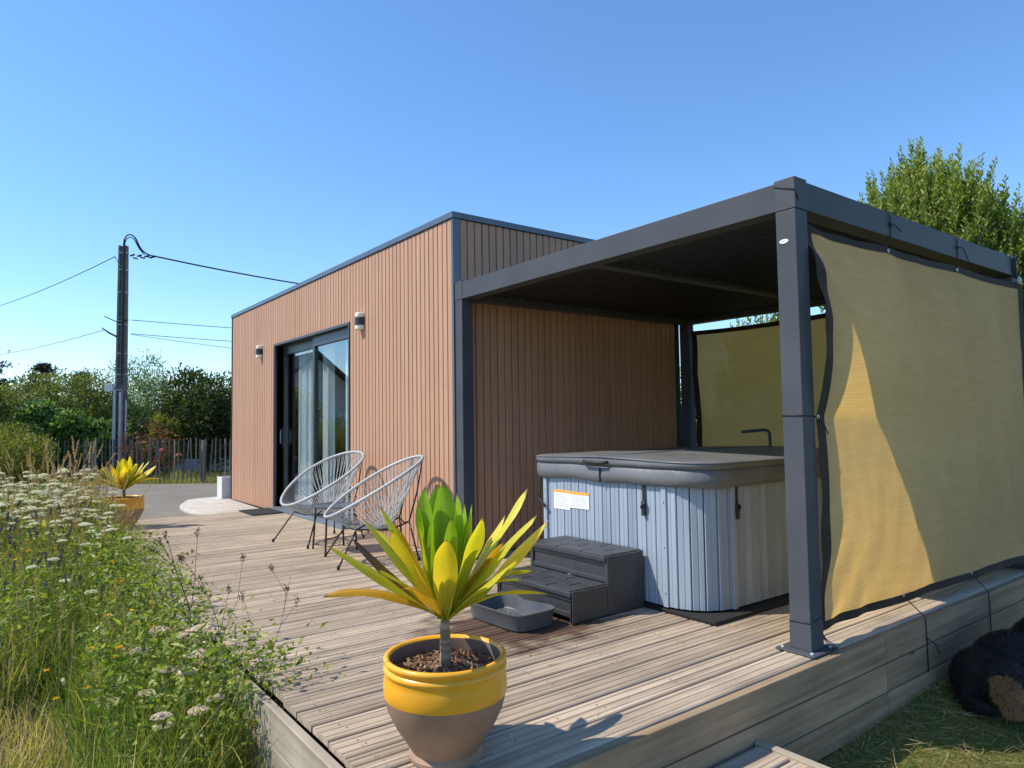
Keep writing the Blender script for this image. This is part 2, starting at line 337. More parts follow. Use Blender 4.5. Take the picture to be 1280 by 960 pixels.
def leaves_np(P, D, Lh, W, fold=.25, rnd=None, up=None):
    """diamond leaves: base P, direction D, length Lh, width W -> 2 tris each pair (quads folded on midrib)"""
    n = len(P); D = unit(D); A = unit(np.cross(D, RNG.normal(size=(n, 3)) if up is None else up)); Nn = np.cross(A, D)
    Lh = np.broadcast_to(Lh, n)[:, None]; W = np.broadcast_to(W, n)[:, None]
    mid = P+D*Lh*.45; V = np.stack([P, mid+A*W*.5+Nn*W*fold, P+D*Lh-Nn*Lh*.08, mid-A*W*.5+Nn*W*fold], 1).reshape(-1, 3)
    b = np.arange(n)[:, None]*4; F = np.concatenate([b+np.array([[0, 1, 2]]), b+np.array([[0, 2, 3]])], 0)
    r = np.repeat(RNG.random(n) if rnd is None else rnd, 4); return V, F, r
def blades_np(P, D, Lh, W, bend, rnd, nseg=3):
    """curved grass blades as quad strips"""
    n = len(P); D = unit(D); side = unit(np.cross(D, np.array([0, 0, 1.])+RNG.normal(size=(n, 3))*.4)); hor = unit(np.stack([RNG.normal(size=n), RNG.normal(size=n), np.zeros(n)], 1))
    V = []
    for i in range(nseg+1):
        t = i/nseg; c = P+D*(Lh*t)[:, None]+hor*(bend*t*t)[:, None]-np.array([0, 0, 1.])*(bend*.45*t**3)[:, None]; ww = (W*(1-t*.92))[:, None]
        V += [c-side*ww*.5, c+side*ww*.5]
    V = np.stack(V, 1); k = V.shape[1]; b = np.arange(n)[:, None]*k
    F = np.concatenate([b+np.array([[2*i, 2*i+1, 2*i+3, 2*i+2]]) for i in range(nseg)], 0)
    return V.reshape(-1, 3), F, np.repeat(rnd, k)
def cat(parts):
    Vs, Fs, Rs = [], [], []; o = 0
    for V, F, r in parts: Vs.append(V); Fs.append(F+o); Rs.append(r); o += len(V)
    return np.concatenate(Vs), np.concatenate(Fs), np.concatenate(Rs)

# ------------------------------------------------------------ ground, driveway
def gz(x, y):
    t = min(1, max(0, (y+1)/6)); t = t*t*(3-2*t); z = -.46*(1-t)-.17*t
    s = min(1, max(0, (x+.3)/1.8))*min(1, max(0, (-y-1)/2)); return z+.10*s-.15*min(1, max(0, (-3.42-y)/.45))*min(1, max(0, (x+3)/1.5))
def axis_pts(a, b, fine0, fine1, step):
    p = list(np.arange(fine0, fine1+1e-6, step)); x = fine0; d = step
    while x > a: d *= 1.5; x -= d; p.insert(0, max(x, a))
    x = fine1; d = step
    while x < b: d *= 1.5; x += d; p.append(min(x, b))
    return p
xs = axis_pts(-1500, 1500, -6, 8, .35); ys = axis_pts(-1500, 1500, -7, 14, .35)
g = MB(); g.v = [(x, y, gz(x, y)) for y in ys for x in xs]; nx = len(xs)
g.f = [(j*nx+i, j*nx+i+1, (j+1)*nx+i+1, (j+1)*nx+i) for j in range(len(ys)-1) for i in range(nx-1)]
struct('ground', g, 'ground', smooth=True)
a = MB(); a.grid(lambda u, v: (-2.55+v*-.6+u*(14.5+v*.6), 4.2+v*9.3-u*2.6*v, -.118+.012*math.sin(u*9)*math.sin(v*7)), 24, 24)
struct('driveway', a, 'asphalt', smooth=True)
struct('garden_soil', MB().grid(lambda u, v: (-4.6+u*2.3, -2.6+v*9.6, gz(-4.6+u*2.3, -2.6+v*9.6)+.012), 16, 40), 'soil', smooth=True)
struct('road_beyond_fence', MB().grid(lambda u, v: (-6+u*16-v*2, 19.6+v*4-u*6, -.13), 8, 4), 'asphalt')

# ------------------------------------------------------------ wooden deck
PIT = .1665; DX0 = -2.27; DX1 = 3.45; Y0 = -3.352
def board_prof(wd=.1555, th=.028):
    h = wd/2; e = .009
    p = [(-h, -th), (-h, -.012), (-h+.003, -.005), (-h+e, 0)]
    for c in (-.046, 0, .046): p += [(c-.0048, 0), (c-.0016, -.0036), (c+.0016, -.0036), (c+.0048, 0)]
    return p+[(h-e, 0), (h-.003, -.005), (h, -.012), (h, -th)]
deck = thing('wooden_deck', 'weathered grey timber deck running from the lawn corner to the cabin wall', 'deck')
plank_cache = {}
def plank(x0, x1, yc, nm='plank', mat='deck_wood', parent=deck, z=0):
    k = (round(x1-x0, 2), nm)
    if k not in plank_cache:
        me = MB().extr(board_prof(), -(x1-x0)/2, (x1-x0)/2, 0).mesh(nm); fix_normals(me); me.materials.append(MATS[mat]); plank_cache[k] = me
    o = link(nm, plank_cache[k], None, parent, ((x0+x1)/2, yc, z+random.uniform(-.0012, .0012)))
    o.rotation_euler = (random.uniform(-.004, .004), 0, random.uniform(-.0006, .0006)); return o
nb = int((4.85-Y0)/PIT)
for i in range(nb):
    yc = Y0+PIT*(i+.5); e = random.choice((-.012, -.006, 0, .006))
    if yc < -.05:
        j = (.72, 1.52, .32)[i % 3] if i % 2 else (1.92, .92)[i//2 % 2]
        if 0 < j < 3: plank(DX0+e, j-.003, yc); plank(j+.003, DX1, yc)
    else: plank(DX0+e, -.012 if yc > .0 else -.012, yc)
DECKY1 = Y0+PIT*nb
link('joist_sheet', MB().box(DX0+.05, DX1-.05, Y0+.05, -.02, -.10, -.05).box(DX0+.05, -.03, -.02, DECKY1-.02, -.10, -.05), 'rubber', deck)
# fascia boards: near side (along x) and left side (along y), each board a part
for k in range(3):
    zt = -.002-k*.152
    for x0, x1 in ((DX0-.05, .6), (.604, DX1+.05)):
        link('fascia_board', MB().box(x0, x1, Y0-.048, Y0-.004, zt-.146, zt), 'fascia_wood', deck, bev=.005)
for k in range(3):
    zt = -.022-k*.152
    for y0, y1 in ((Y0-.004, -.2), (-.196, 2.4), (2.404, DECKY1)):
        link('fascia_board', MB().box(DX0-.062, DX0-.022, y0, y1, zt-.146, zt), 'fascia_wood_y', deck, bev=.005)
link('end_board', MB().box(DX0, -.02, DECKY1+.004, DECKY1+.04, -.14, -.003), 'fascia_wood', deck, bev=.004)
sc = MB()
for i in range(nb):
    yc = Y0+PIT*(i+.5)
    for k in range(12):
        xs_ = DX0+.09+k*.46
        if yc > -.05 and xs_ > -.1: break
        for sy in (-.022, .022):
            px_, py_ = xs_+random.uniform(-.008, .008), yc+sy+random.uniform(-.004, .004)
            sc.add([(px_+0.0032*math.cos(q*PI/3), py_+0.0032*math.sin(q*PI/3), .0018) for q in range(6)]+[(px_+0.0032*math.cos(q*PI/3), py_+0.0032*math.sin(q*PI/3), -.004) for q in range(6)], [tuple(range(6))]+[(q, (q+1) % 6, 6+(q+1) % 6, 6+q) for q in range(6)])
link('deck_screws', sc, 'rust_tube', deck, kind='stuff')
n7 = 260; P7 = np.stack([-2.2+RNG.random(n7)**1.6*2.4, -3.3+RNG.random(n7)*7.5, np.full(n7, .004)], 1); P7[:, 0] = np.where(P7[:, 1] > 0, np.minimum(P7[:, 0], -.15), P7[:, 0])
V, F, r = leaves_np(P7, RNG.normal(size=(n7, 3))*[1, 1, .12], RNG.uniform(.008, .028, n7), RNG.uniform(.004, .011, n7), .3)
V[:, 2] = np.maximum(V[:, 2], .002); o = link('plant_litter', np_mesh('plant_litter', V, F, r, 'straw'), None); tag(o, 'bits of dry leaf and straw scattered over the deck boards', 'litter', kind='stuff')
# low timber step beside the deck
st = thing('timber_step', 'low weathered timber step against the near side of the deck', 'step', (0, 0, 0))
for i in range(4):
    yc = Y0-.058-PIT*(i+.5); plank(-1.75, -.635, yc, 'step_plank', 'deck_wood', st, -.222)
link('step_side', MB().box(-.632, -.594, Y0-.056-PIT*4, Y0-.052, -.40, -.212), 'fascia_wood_y', st, bev=.004)
link('step_side', MB().box(-1.79, -1.753, Y0-.056-PIT*4, Y0-.052, -.40, -.212), 'fascia_wood_y', st, bev=.004)
link('step_riser', MB().box(-1.79, -.594, Y0-.10-PIT*4, Y0-.06-PIT*4, -.40, -.212), 'fascia_wood', st, bev=.004)

# ------------------------------------------------------------ timber-clad cabin
HB, LB, BD, ZB = 3.10, 7.13, 3.08, .004
cab = thing('garden_cabin', 'flat-roofed cabin clad in vertical reddish-brown boards with sliding glass door', 'cabin')
DY0, DY1, DZ = 2.265, 4.85, 2.34                       # door opening in the front wall
cl = .082
def clad(along, c, z0, z1):
    k = (along, round(z1-z0, 3)); h = (z1-z0)/2
    if k not in plank_cache:
        m = MB(); p = [(-.0358, -.011), (-.0358, .006), (-.0325, .011), (.0325, .011), (.0358, .006), (.0358, -.011)]
        if along == 'y': m.extr([(-b, a_) for a_, b in p], -h, h, 2)
        else: m.extr([(a_, -b) for a_, b in p], -h, h, 2)
        me = m.mesh('cladding_board'); fix_normals(me); me.materials.append(MATS['clad']); plank_cache[k] = me
    x, y = (0, c) if along == 'y' else (c, 0)
    link('cladding_board', plank_cache[k], None, cab, (x+random.uniform(-.0008, .0008), y, (z0+z1)/2))
yb = .052
while yb < LB-.04:
    lo, hi = yb-.0375, yb+.0375
    if hi > DY0-.03 and lo < DY1+.03: clad('y', yb, DZ+.035, HB-.062)
    else: clad('y', yb, ZB if yb < 4.95 else -.045, HB-.062)
    yb += cl
xb = .105
while xb < BD-.04: clad('x', xb, ZB, HB-.062); xb += cl
wl = MB().box(.014, .12, .02, DY0, -.16, HB-.05).box(.014, .12, DY1, LB-.02, -.16, HB-.05).box(.014, .12, DY0, DY1, DZ+.03, HB-.05)
link('front_wall', wl, 'clad_back', cab)
link('side_wall', MB().box(.13, BD-.02, .014, .12, -.16, HB-.05), 'clad_back', cab)
link('back_wall', MB().box(BD-.14, BD-.02, .125, LB-.02, -.16, HB-.05), 'interior', cab)
link('end_wall', MB().box(.125, BD-.15, LB-.13, LB-.02, -.16, HB-.05), 'clad', cab)
link('interior_floor', MB().box(.13, BD-.15, .13, LB-.14, -.1, -.02), 'interior_floor', cab)
link('roof', MB().box(.13, BD-.15, .13, LB-.14, HB-.20, HB-.06), 'interior', cab)
# trims
link('corner_trim', MB().box(-.014, .062, -.016, .012, ZB, HB-.058), 'alu_trim', cab, bev=.002)
link('end_trim', MB().box(-.016, .02, LB-.035, LB, -.045, HB-.058), 'door_frame', cab)
link('side_end_trim', MB().box(BD-.035, BD, -.016, .02, ZB, HB-.058), 'alu_trim', cab)
link('roof_edge', MB().box(-.026, .09, -.028, LB+.012, HB-.056, HB), 'alu_trim', cab, bev=.003)
link('roof_edge', MB().box(.092, BD+.012, -.028, .09, HB-.0565, HB-.0005), 'alu_trim', cab, bev=.003)
# door
dr = link('sliding_door', MB().box(-.02, .15, DY1, DY1+.028, -.01, DZ+.03).box(-.02, .15, DY0-.028, DY0, -.01, DZ+.03).box(-.022, .15, DY0-.03, DY1+.03, DZ, DZ+.03), 'door_frame', cab, bev=.003,
          label='dark grey sliding door frame with two glass leaves')
link('sill', MB().box(-.10, .16, DY0-.03, DY1+.03, -.004, .022), 'sill_alu', dr, bev=.004)
def leaf_frame(nm, y0, y1, x, t=.055, fw=.06, top=.07):
    m = MB().box(x, x+t, y0, y0+fw, .025, DZ).box(x, x+t, y1-fw, y1, .025, DZ).box(x, x+t, y0+fw, y1-fw, DZ-top-.06, DZ).box(x, x+t, y0+fw, y1-fw, .025, .025+top)
    return link(nm, m, 'door_frame', dr, bev=.002)
MID = 3.5
leaf_frame('door_leaf', MID-.03, DY1-.002, .105)
leaf_frame('door_leaf', DY0+.002, MID+.03, .045)
link('glass', MB().box(.130, .136, MID+.03, DY1-.062, .095, DZ-.13), 'glass_pane', dr)
link('glass', MB().box(.070, .076, DY0+.062, MID-.03, .095, DZ-.13), 'glass_pane', dr)
link('handle', MB().tube([(.104, DY1-.03, .93), (.06, DY1-.03, .93), (.06, DY1-.03, 1.12), (.104, DY1-.03, 1.12)], .010), 'sill_alu', dr, smooth=60)
link('handle', MB().box(.085, .104, DY1-.05, DY1-.012, .86, 1.16), 'black_plastic', dr, bev=.004)
# curtains inside the door
def curtain(y0, y1, x, label):
    n = int((y1-y0)/.011); ph = random.random()*9
    m = MB().grid(lambda u, v: (x+.042*math.sin(u*(y1-y0)*38+ph+1.1*math.sin(u*5))*(1-.15*v)+.012*math.sin(u*70), y0+u*(y1-y0), .03+v*2.28), n, 6)
    o = link('curtain', m, 'curtain', smooth=True); tag(o, label, 'curtain', 'white curtains inside the sliding door')
curtain(4.02, 4.66, .27, 'white sheer curtain hanging behind the left glass leaf of the sliding door')
curtain(3.50, 3.86, .30, 'narrow gathered white curtain behind the centre stile of the sliding door')
curtain(2.28, 2.98, .25, 'white sheer curtain hanging behind the right glass leaf, nearest the chairs')
# wall lamps
def wall_lamp(y, z, label):
    t = thing('wall_lamp', label, 'wall lamp', (-.011, y, z), 'up and down lamps on the cabin front'); t.scale = (.9, .9, .9)
    def half(r0, d, z0, z1, n=14):
        p = [(0, -r0), (-d*.35, -r0)]+[(-d*.35-(d*.65)*math.sin(PI*k/n), -r0*math.cos(PI*k/n)) for k in range(1, n)]+[(-d*.35, r0), (0, r0)]
        return MB().extr(p, z0, z1, 2)
    link('housing', half(.066, .095, -.045, .045), 'anth_dark', t, smooth=40, bev=.003)
    link('diffuser', half(.060, .088, .046, .105), 'lamp_white', t, smooth=40, bev=.01)
    link('diffuser', half(.060, .088, -.105, -.046), 'lamp_white', t, smooth=40, bev=.01)
    link('back_plate', MB().box(-.004, .002, -.05, .05, -.10, .10), 'anth_dark', t)
wall_lamp(1.90, 2.335, 'white and dark grey wall lamp just right of the sliding door')
wall_lamp(5.49, 2.315, 'white and dark grey wall lamp left of the sliding door, towards the far cabin corner')
# concrete apron and planter, door mat
m = MB(); pts = [(-.06, 5.12), (-.62, 5.12), (-.86, 5.5), (-.95, 6.1), (-.88, 6.9), (-.6, 7.7), (-.1, 7.75), (.7, 7.75), (.7, 7.14), (-.02, 7.14), (-.02, 5.12)]
pts = pts[:-1]
for _ in range(2):                                     # round the free corners
    q = []
    for i, p in enumerate(pts):
        a_, b_ = pts[i-1], pts[(i+1) % len(pts)]
        if p[0] < -.3: q += [tuple(.75*c+.25*d for c, d in zip(p, a_)), tuple(.75*c+.25*d for c, d in zip(p, b_))]
        else: q.append(p)
    pts = q
inn = [(x+(.05 if x < -.3 else 0), y+(.05 if y < 5.2 else (-.05 if y > 7.6 else 0))) for x, y in pts]
n = len(pts); m.v = [(*p, -.16) for p in pts]+[(*p, -.085) for p in pts]+[(*p, -.05) for p in inn]
m.f = [(i, (i+1) % n, n+(i+1) % n, n+i) for i in range(n)]+[(n+i, n+(i+1) % n, 2*n+(i+1) % n, 2*n+i) for i in range(n)]+[tuple(range(2*n, 3*n))]
o = link('concrete_apron', m, 'concrete', smooth=50); tag(o, 'pale concrete apron with rounded edge at the far cabin corner', 'concrete slab')
t = thing('planter_box', 'tall white square planter standing at the far corner of the cabin', 'planter', (.05, 7.42, -.05))
link('box', MB().box(-.17, .17, -.15, .15, 0, .04).box(-.17, -.14, -.15, .15, .04, .36).box(.14, .17, -.15, .15, .04, .36).box(-.14, .14, -.15, -.12, .04, .36).box(-.14, .14, .12, .15, .04, .36), 'planter_white', t, bev=.004)
link('soil', MB().box(-.139, .139, -.119, .119, .04, .32), 'bark', t)
o = link('door_mat', MB().box(-.52, -.11, 4.18, 4.83, .004, .016), 'mat', bev=.004); tag(o, 'black rectangular door mat in front of the sliding door', 'door mat')
# ------------------------------------------------------------ pergola
LP, DP, HP, BH, PW = 3.317, 3.20, 2.45, .164, .114
pg = thing('pergola', 'dark grey metal pergola with louvred roof over the hot tub', 'pergola')
def post(x0, y0):
    link('post', MB().box(x0, x0+PW, y0, y0+PW, .008, HP-BH-.004), 'anthracite', pg, bev=.004)
    p = link('foot_plate', MB().box(x0-.055, x0+PW+.055, y0-.045, y0+PW+.055, .003, .013), 'anthracite', pg, bev=.004)
    for sx, sy in ((-.03, -.02), (-.03, .14), (.14, -.02), (.14, .14)):
        link('bolt', MB().lathe([(.010, 0), (.010, .006), (.004, .011)], 8, (x0+sx, y0+sy, .012), True), 'pole_galva', p)
    link('post_sleeve', MB().box(x0-.0025, x0+PW+.0025, y0-.0025, y0+PW+.0025, .014, .15), 'anthracite', pg, bev=.003)
post(0, -LP); post(0, -PW-.018); post(DP-PW, -LP); post(DP-PW, -PW-.018)
ZB0 = HP-BH
PY1 = -.02
bm = 'anthracite'
link('front_beam', MB().box(0, PW, -LP+PW+.001, PY1-PW-.004, ZB0, HP-.012), bm, pg, bev=.003)
link('back_beam', MB().box(DP-PW, DP, -LP+PW+.001, PY1-PW-.004, ZB0, HP-.012), bm, pg, bev=.003)
link('side_beam', MB().box(PW+.001, DP-PW-.001, -LP, -LP+PW, ZB0, HP-.012), bm, pg, bev=.003)
link('wall_beam', MB().box(PW+.001, DP-PW-.001, PY1-PW, PY1, ZB0, HP-.012), bm, pg, bev=.003)
for x0 in (0, DP-PW):
    for y0 in (-LP, PY1-PW):
        link('corner_cap', MB().box(x0-.003, x0+PW+.001, y0-.003, y0+PW+.001, ZB0-.002, HP), bm, pg, bev=.003)
link('centre_beam', MB().box(PW+.002, DP-PW-.002, -1.72, -1.62, ZB0+.02, HP-.03), bm, pg, bev=.003)
lo_me = {}
def louvre(x, y0, y1):
    k = round(y1-y0, 3)
    if k not in lo_me:
        me = MB().extr([(-.062, .030), (-.062, .022), (-.03, .004), (.025, 0), (.056, -.004), (.062, .004), (.062, .012), (.02, .020), (-.03, .026), (-.056, .034)], -k/2, k/2, 1).mesh('louvre'); fix_normals(me)
        me.materials.append(MATS['louvre_paint']); lo_me[k] = me
    link('louvre', lo_me[k], None, pg, (x, (y0+y1)/2, ZB0+.070)).rotation_euler = (0, .34, 0)
for i in range(24):
    x = PW+.062+i*.1235
    louvre(x, -LP+PW+.004, -1.724); louvre(x, -1.616, PY1-PW-.004)
link('light_block_sheet', MB().box(PW, DP-PW, -LP+PW, PY1-PW, HP-.05, HP-.045), 'anth_dark', pg)  # added unseen sheet above the louvres, blocks daylight so the underside stays dark
b = link('badge', MB().add([(-.0008, -LP+PW*.60+.026*math.cos(2*PI*k/24), 2.118+.0115*math.sin(2*PI*k/24)) for k in range(24)]+[(-.0035, -LP+PW*.60+.026*math.cos(2*PI*k/24), 2.118+.0115*math.sin(2*PI*k/24)) for k in range(24)],
     [(k, (k+1) % 24, 24+(k+1) % 24, 24+k) for k in range(24)]+[tuple(range(24, 48))]), 'badge', pg, label='small white oval maker badge on the front post')
link('badge_print', MB().box(-.0045, -.0036, -LP+PW*.60-.015, -LP+PW*.60+.015, 2.1165, 2.1205), 'grey_print', b)

# ------------------------------------------------------------ shade screens with ties
def screen(name, label, org, ux, nrm, length, z_top, z_bot, ties_top, ties_bot, ties_l, ties_r, amp, billow, lb=(0, 0, 0)):
    """cloth hung between ties; ux = direction along the cloth, nrm = outward; scallops between ties"""
    org, ux, nrm = Vector(org), Vector(ux), Vector(nrm); Z = Vector((0, 0, 1))
    def scal(t, ties):
        for a_, b_ in zip(ties, ties[1:]):
            if a_ <= t <= b_: s = (t-a_)/(b_-a_); return 4*s*(1-s)*(b_-a_)
        return 0
    H = z_top-z_bot
    def edge_b(v):
        k = ties_l[1]
        if v < k: q = v/k; return lb[0]*q+lb[1]*4*q*(1-q)
        q = (v-k)/(1-k); return lb[0]*(1-q)+lb[2]*4*q*(1-q)
    def P(u, v, lift=0):
        l = amp[0]*scal(v, ties_l)*(1-u)**6; r = amp[0]*scal(v, ties_r)*u**6
        tp = amp[1]*scal(u, ties_top)*v**5; bt = amp[2]*scal(u, ties_bot)*(1-v)**5
        s = u*length+l-r; z = z_bot+v*H-tp+bt
        w_ = billow*(math.sin(PI*u)*math.sin(PI*v))+edge_b(v)*(1-u)**2.2+.008*noise.noise((s*1.7, z*1.2, 3))+.007*noise.noise((s*5, z*2.3, 1))+.0035*noise.noise((s*14, z*4, 2))+.006*abs(noise.noise((s*3.1+z*.6, z*.9, 7)))
        fold = .017*math.sin((u*length*1.1-(1-v)*H*1.4)*17)*max(0, 1-(u*length+(1-v)*H)/1.0)**1.5+.014*math.sin((u*length*1.3-v*H)*15)*max(0, 1-(u*length+v*H)/1.2)**1.5
        return org+ux*s+Z*z+nrm*(w_+fold+lift)
    t = thing(name, label, 'shade screen', (0, 0, 0), 'shade screens tied to the pergola')
    link('cloth', MB().grid(lambda u, v: P(u, v), 110, 80), 'screen_cloth', t, smooth=True)
    hu, hv = .075/length, .05/H
    def strip(u0, u1, v0, v1, nu, nv, lf):
        m = MB()
        for s_ in (-1, 1): m.grid(lambda u, v: P(u0+u*(u1-u0), v0+v*(v1-v0), s_*lf), nu, nv)
        return m
    for a_ in ((0, 1, 1-hv, 1, 110, 3, .0020), (0, 1, 0, hv, 110, 3, .0020), (0, hu, hv, 1-hv, 3, 80, .0022), (1-hu, 1, hv, 1-hv, 3, 80, .0022)):
        link('hem', strip(*a_), 'hem', t, smooth=True)
    return t, P
def eyelet(t, p, nrm):
    nrm = Vector(nrm); a_ = nrm.orthogonal().normalized(); b_ = nrm.cross(a_)
    link('eyelet', MB().tube([Vector(p)+nrm*.004+(a_*math.cos(k*PI/6)+b_*math.sin(k*PI/6))*.010 for k in range(13)], .0035, 5, False), 'eyelet', t, smooth=True)
YS = -LP+.055
tt, tb, tl = [0, .30, .62, 1], [0, .31, .62, .93, 1], [0, .518, 1]
s1, P1 = screen('shade_screen', 'beige shade screen with sunlit wedge hung along the near side of the pergola', (.118, YS, 0), (1, -.024, 0), (0, -1, 0), 3.095, 2.235, .075, tt, tb, tl, [0, .5, 1], (.02, .045, .035), .03, (.055, .035, .10))
NB = (0, -1, 0)
def cord(t, pts, r=.0035, mat='cable', nm='tie_cord'): link(nm, MB().tube(pts, r, 5), mat, t, smooth=True)
for u in (.30, .62):
    p = P1(u, .985); eyelet(s1, p, NB); x = p.x
    cord(s1, [p, (x, -LP-.006, ZB0-.01), (x, -LP-.006, HP-.006), (x, -LP+.06, HP+.004), (x, -LP+PW+.005, HP-.02), (x, -LP+PW+.006, ZB0), p])
    cord(s1, [(x, -LP-.008, HP-.09), (x+.05, -LP-.02, HP-.085), (x+.11, -LP-.025, HP-.15), (x+.20, -LP-.015, HP-.20)] if u > .5 else [(x-.02, -LP-.008, HP-.08), (x+.05, -LP-.012, HP-.085), (x+.11, -LP-.02, HP-.12)])
    cord(s1, [(x-.012, -LP-.009, HP-.085), (x+.012, -LP-.009, HP-.095)], .007)
p = P1(.004, .99); eyelet(s1, p, NB)
cord(s1, [p, (.02, -LP-.006, ZB0+.05), (-.006, -LP-.006, ZB0+.09), (-.007, -LP+PW, ZB0+.135), (.03, -LP+PW+.004, HP+.004)])
link('tape_flag', MB().tube([Vector(p)+Vector((-.01, -.01, .01)), Vector(p)+Vector((.0, -.018, -.05)), Vector(p)+Vector((.012, -.012, -.10))], [.007, .012, .004], 6), 'tub_trim', s1, smooth=True)
p = P1(.004, .518); eyelet(s1, p, NB); z = p.z
cord(s1, [p, (PW+.004, -LP-.004, z+.004), (-.004, -LP-.004, z+.008), (-.004, -LP+PW+.004, z+.012), (PW+.004, -LP+PW+.004, z+.006), p])
cord(s1, [p, p+Vector((.02, -.02, -.03)), p+Vector((.045, -.03, -.09))])
p = P1(.01, .012); eyelet(s1, p, NB)
for k in range(4): cord(s1, [p, p+Vector((.004+.006*k, -.03, -.06)), Vector((.13+.01*k, -LP-.02-.012*k, .016)), Vector((.16-.05*k, -LP-.05, .015))], .0018)
cord(s1, [p, (PW+.004, -LP-.004, .17), (-.004, -LP-.004, .155), (-.004, -LP+PW, .150)])
for u in (.31, .62, .93):
    p = P1(u, .02); eyelet(s1, p, NB); x = p.x+.01
    cord(s1, [p, (x, Y0-.052, .01), (x, Y0-.055, -.10), (x, Y0-.055, -.30)])
    if u < .6: cord(s1, [(x, Y0-.056, -.11), (x+.05, Y0-.075, -.14), (x+.10, Y0-.08, -.21)]); cord(s1, [(x, Y0-.056, -.11), (x+.07, Y0-.07, -.15), (x+.13, Y0-.075, -.17)], .002)
p = P1(.97, .99); link('tie_knot', MB().tube([(p.x, p.y-.02, ZB0-.01), (p.x, p.y-.02, ZB0-.04), (p.x, p.y-.02, ZB0-.07)], [.005, .018, .014], 8), 'cotton_tie', s1, smooth=True)
for k in range(3): cord(s1, [(3.09+.035*k, -LP-.007, HP-.005), (3.09+.035*k, -LP-.007, ZB0-.02)], .005)
cord(s1, [(3.15, -LP-.035, HP-.02), (3.19, -LP-.02, ZB0+.03), (3.205, -LP-.01, ZB0-.08)], .004)
s2, P2 = screen('shade_screen', 'beige shade screen in full shade across the back of the pergola', (3.13, -3.17, 0), (0, 1, 0), (1, 0, 0), 3.02, 2.205, .25, [0, .44, 1], [0, .5, 1], [0, .5, 1], [0, .75, 1], (.06, .035, .03), .03)
for u in (.0, .44, 1.0):
    p = P2(min(.995, max(.005, u)), .985); cord(s2, [p, (p.x, p.y, ZB0-.002)])

# ------------------------------------------------------------ hot tub
TX0, TX1, TY0, TY1 = .07, 2.05, -2.62, -.985
def rrect(x0, x1, y0, y1, r, n=8):
    pts = []
    for cx, cy, a0 in ((x1-r, y1-r, 0), (x0+r, y1-r, 90), (x0+r, y0+r, 180), (x1-r, y0+r, 270)):
        for k in range(n+1): a_ = rad(a0+90*k/n); pts.append(Vector((cx+r*math.cos(a_), cy+r*math.sin(a_), 0)))
    return pts
tub = thing('hot_tub', 'square hot tub with blue-grey slatted cabinet and dark grey cover', 'hot tub')
path = rrect(TX0, TX1, TY0, TY1, .28, 10); path.append(path[0])
seg = [(path[i+1]-path[i]).length for i in range(len(path)-1)]; tot = sum(seg)
def along(s):
    s %= tot
    for i, l in enumerate(seg):
        if s <= l: d = (path[i+1]-path[i]).normalized(); return path[i]+d*s, d
        s -= l
    return path[0], (path[1]-path[0]).normalized()
core = rrect(TX0+.02, TX1-.02, TY0+.02, TY1-.02, .26, 10)
m = MB(); n = len(core); m.v = [(p.x, p.y, .03) for p in core]+[(p.x, p.y, .80) for p in core]; m.f = [(i, (i+1) % n, n+(i+1) % n, n+i) for i in range(n)]+[tuple(range(n, 2*n))]
link('cabinet', m, 'black_plastic', tub)
ns = int(tot/.079); wsl = tot/ns
sm = MB(); sm.extr([(-wsl/2+.0022, -.008), (-wsl/2+.0022, .006), (-wsl/2+.006, .010), (-wsl*.12, .0085), (-wsl*.08, .0065), (-wsl*.02, .0065), (.02*wsl, .0088), (wsl/2-.006, .010), (wsl/2-.0022, .006), (wsl/2-.0022, -.008)], .035, .80, 2)
sme = sm.mesh('cabinet_slat'); fix_normals(sme); sme.materials.append(MATS['tub_slat'])
for i in range(ns):
    p, d = along(i*wsl); o = link('cabinet_slat', sme, None, tub, (p.x, p.y, 0)); o.rotation_euler = (0, 0, math.atan2(-d.y, -d.x))
for (x, y, dx, dy) in ((TX0-.010, -2.335, 0, 1), (TX0-.010, -1.18, 0, 1), (.345, TY0-.010, 1, 0)):
    hx, hy = (.010, .020) if dy else (.020, .010)
    tr = link('corner_trim', MB().box(x-hx, x+hx, y-hy, y+hy, .03, .80), 'tub_trim', tub, bev=.004)
    for z in (.68, .40, .12): link('screw', MB().lathe([(.007, 0), (.006, .004)], 8, (0, 0, 0), True), 'pole_galva', tr, (x-hx-.001 if dy else x, y if dy else y-hy-.001, z)).rotation_euler = (0, -PI/2, 0) if dy else (PI/2, 0, 0)
# cover: two foam halves and a skirt
CY = (TY0+TY1)/2
cov = rrect(TX0-.035, TX1+.035, TY0-.035, TY1+.035, .26, 10); NC = len(cov)
def dens(pts, k=6):
    out = []
    for i in range(len(pts)):
        a_, b_ = pts[i], pts[(i+1) % len(pts)]; q = max(1, int((b_-a_).length/.06))
        out += [a_+(b_-a_)*(j/q) for j in range(q)]
    return out
ring = dens(cov); nr = len(ring); cen = Vector(((TX0+TX1)/2, CY, 0))
def lid_z(p): return .925+.022*(1-abs(p.y-CY)/.85)
rows = [(-.010, .772, 0), (.004, .782, .3), (.010, .82, 1), (.004, .866, .6), (-.010, .882, 0), (.008, .892, .2), (.012, .910, .3), (.004, None, .1), (-.02, None, 0)]
m = MB()
for off, z, wr in rows:
    for p in ring:
        d = (p-cen); d.normalize(); sag = .014*noise.noise((p.x*3, p.y*3, 0)); q = p+d*(off+wr*.012*noise.noise((p.x*7, p.y*7, (z or .93)*9)))
        zz = (lid_z(p)+(.006 if off < 0 else 0)) if z is None else z+(sag if z < .8 else sag*.4)
        m.v.append((q.x, q.y, zz))
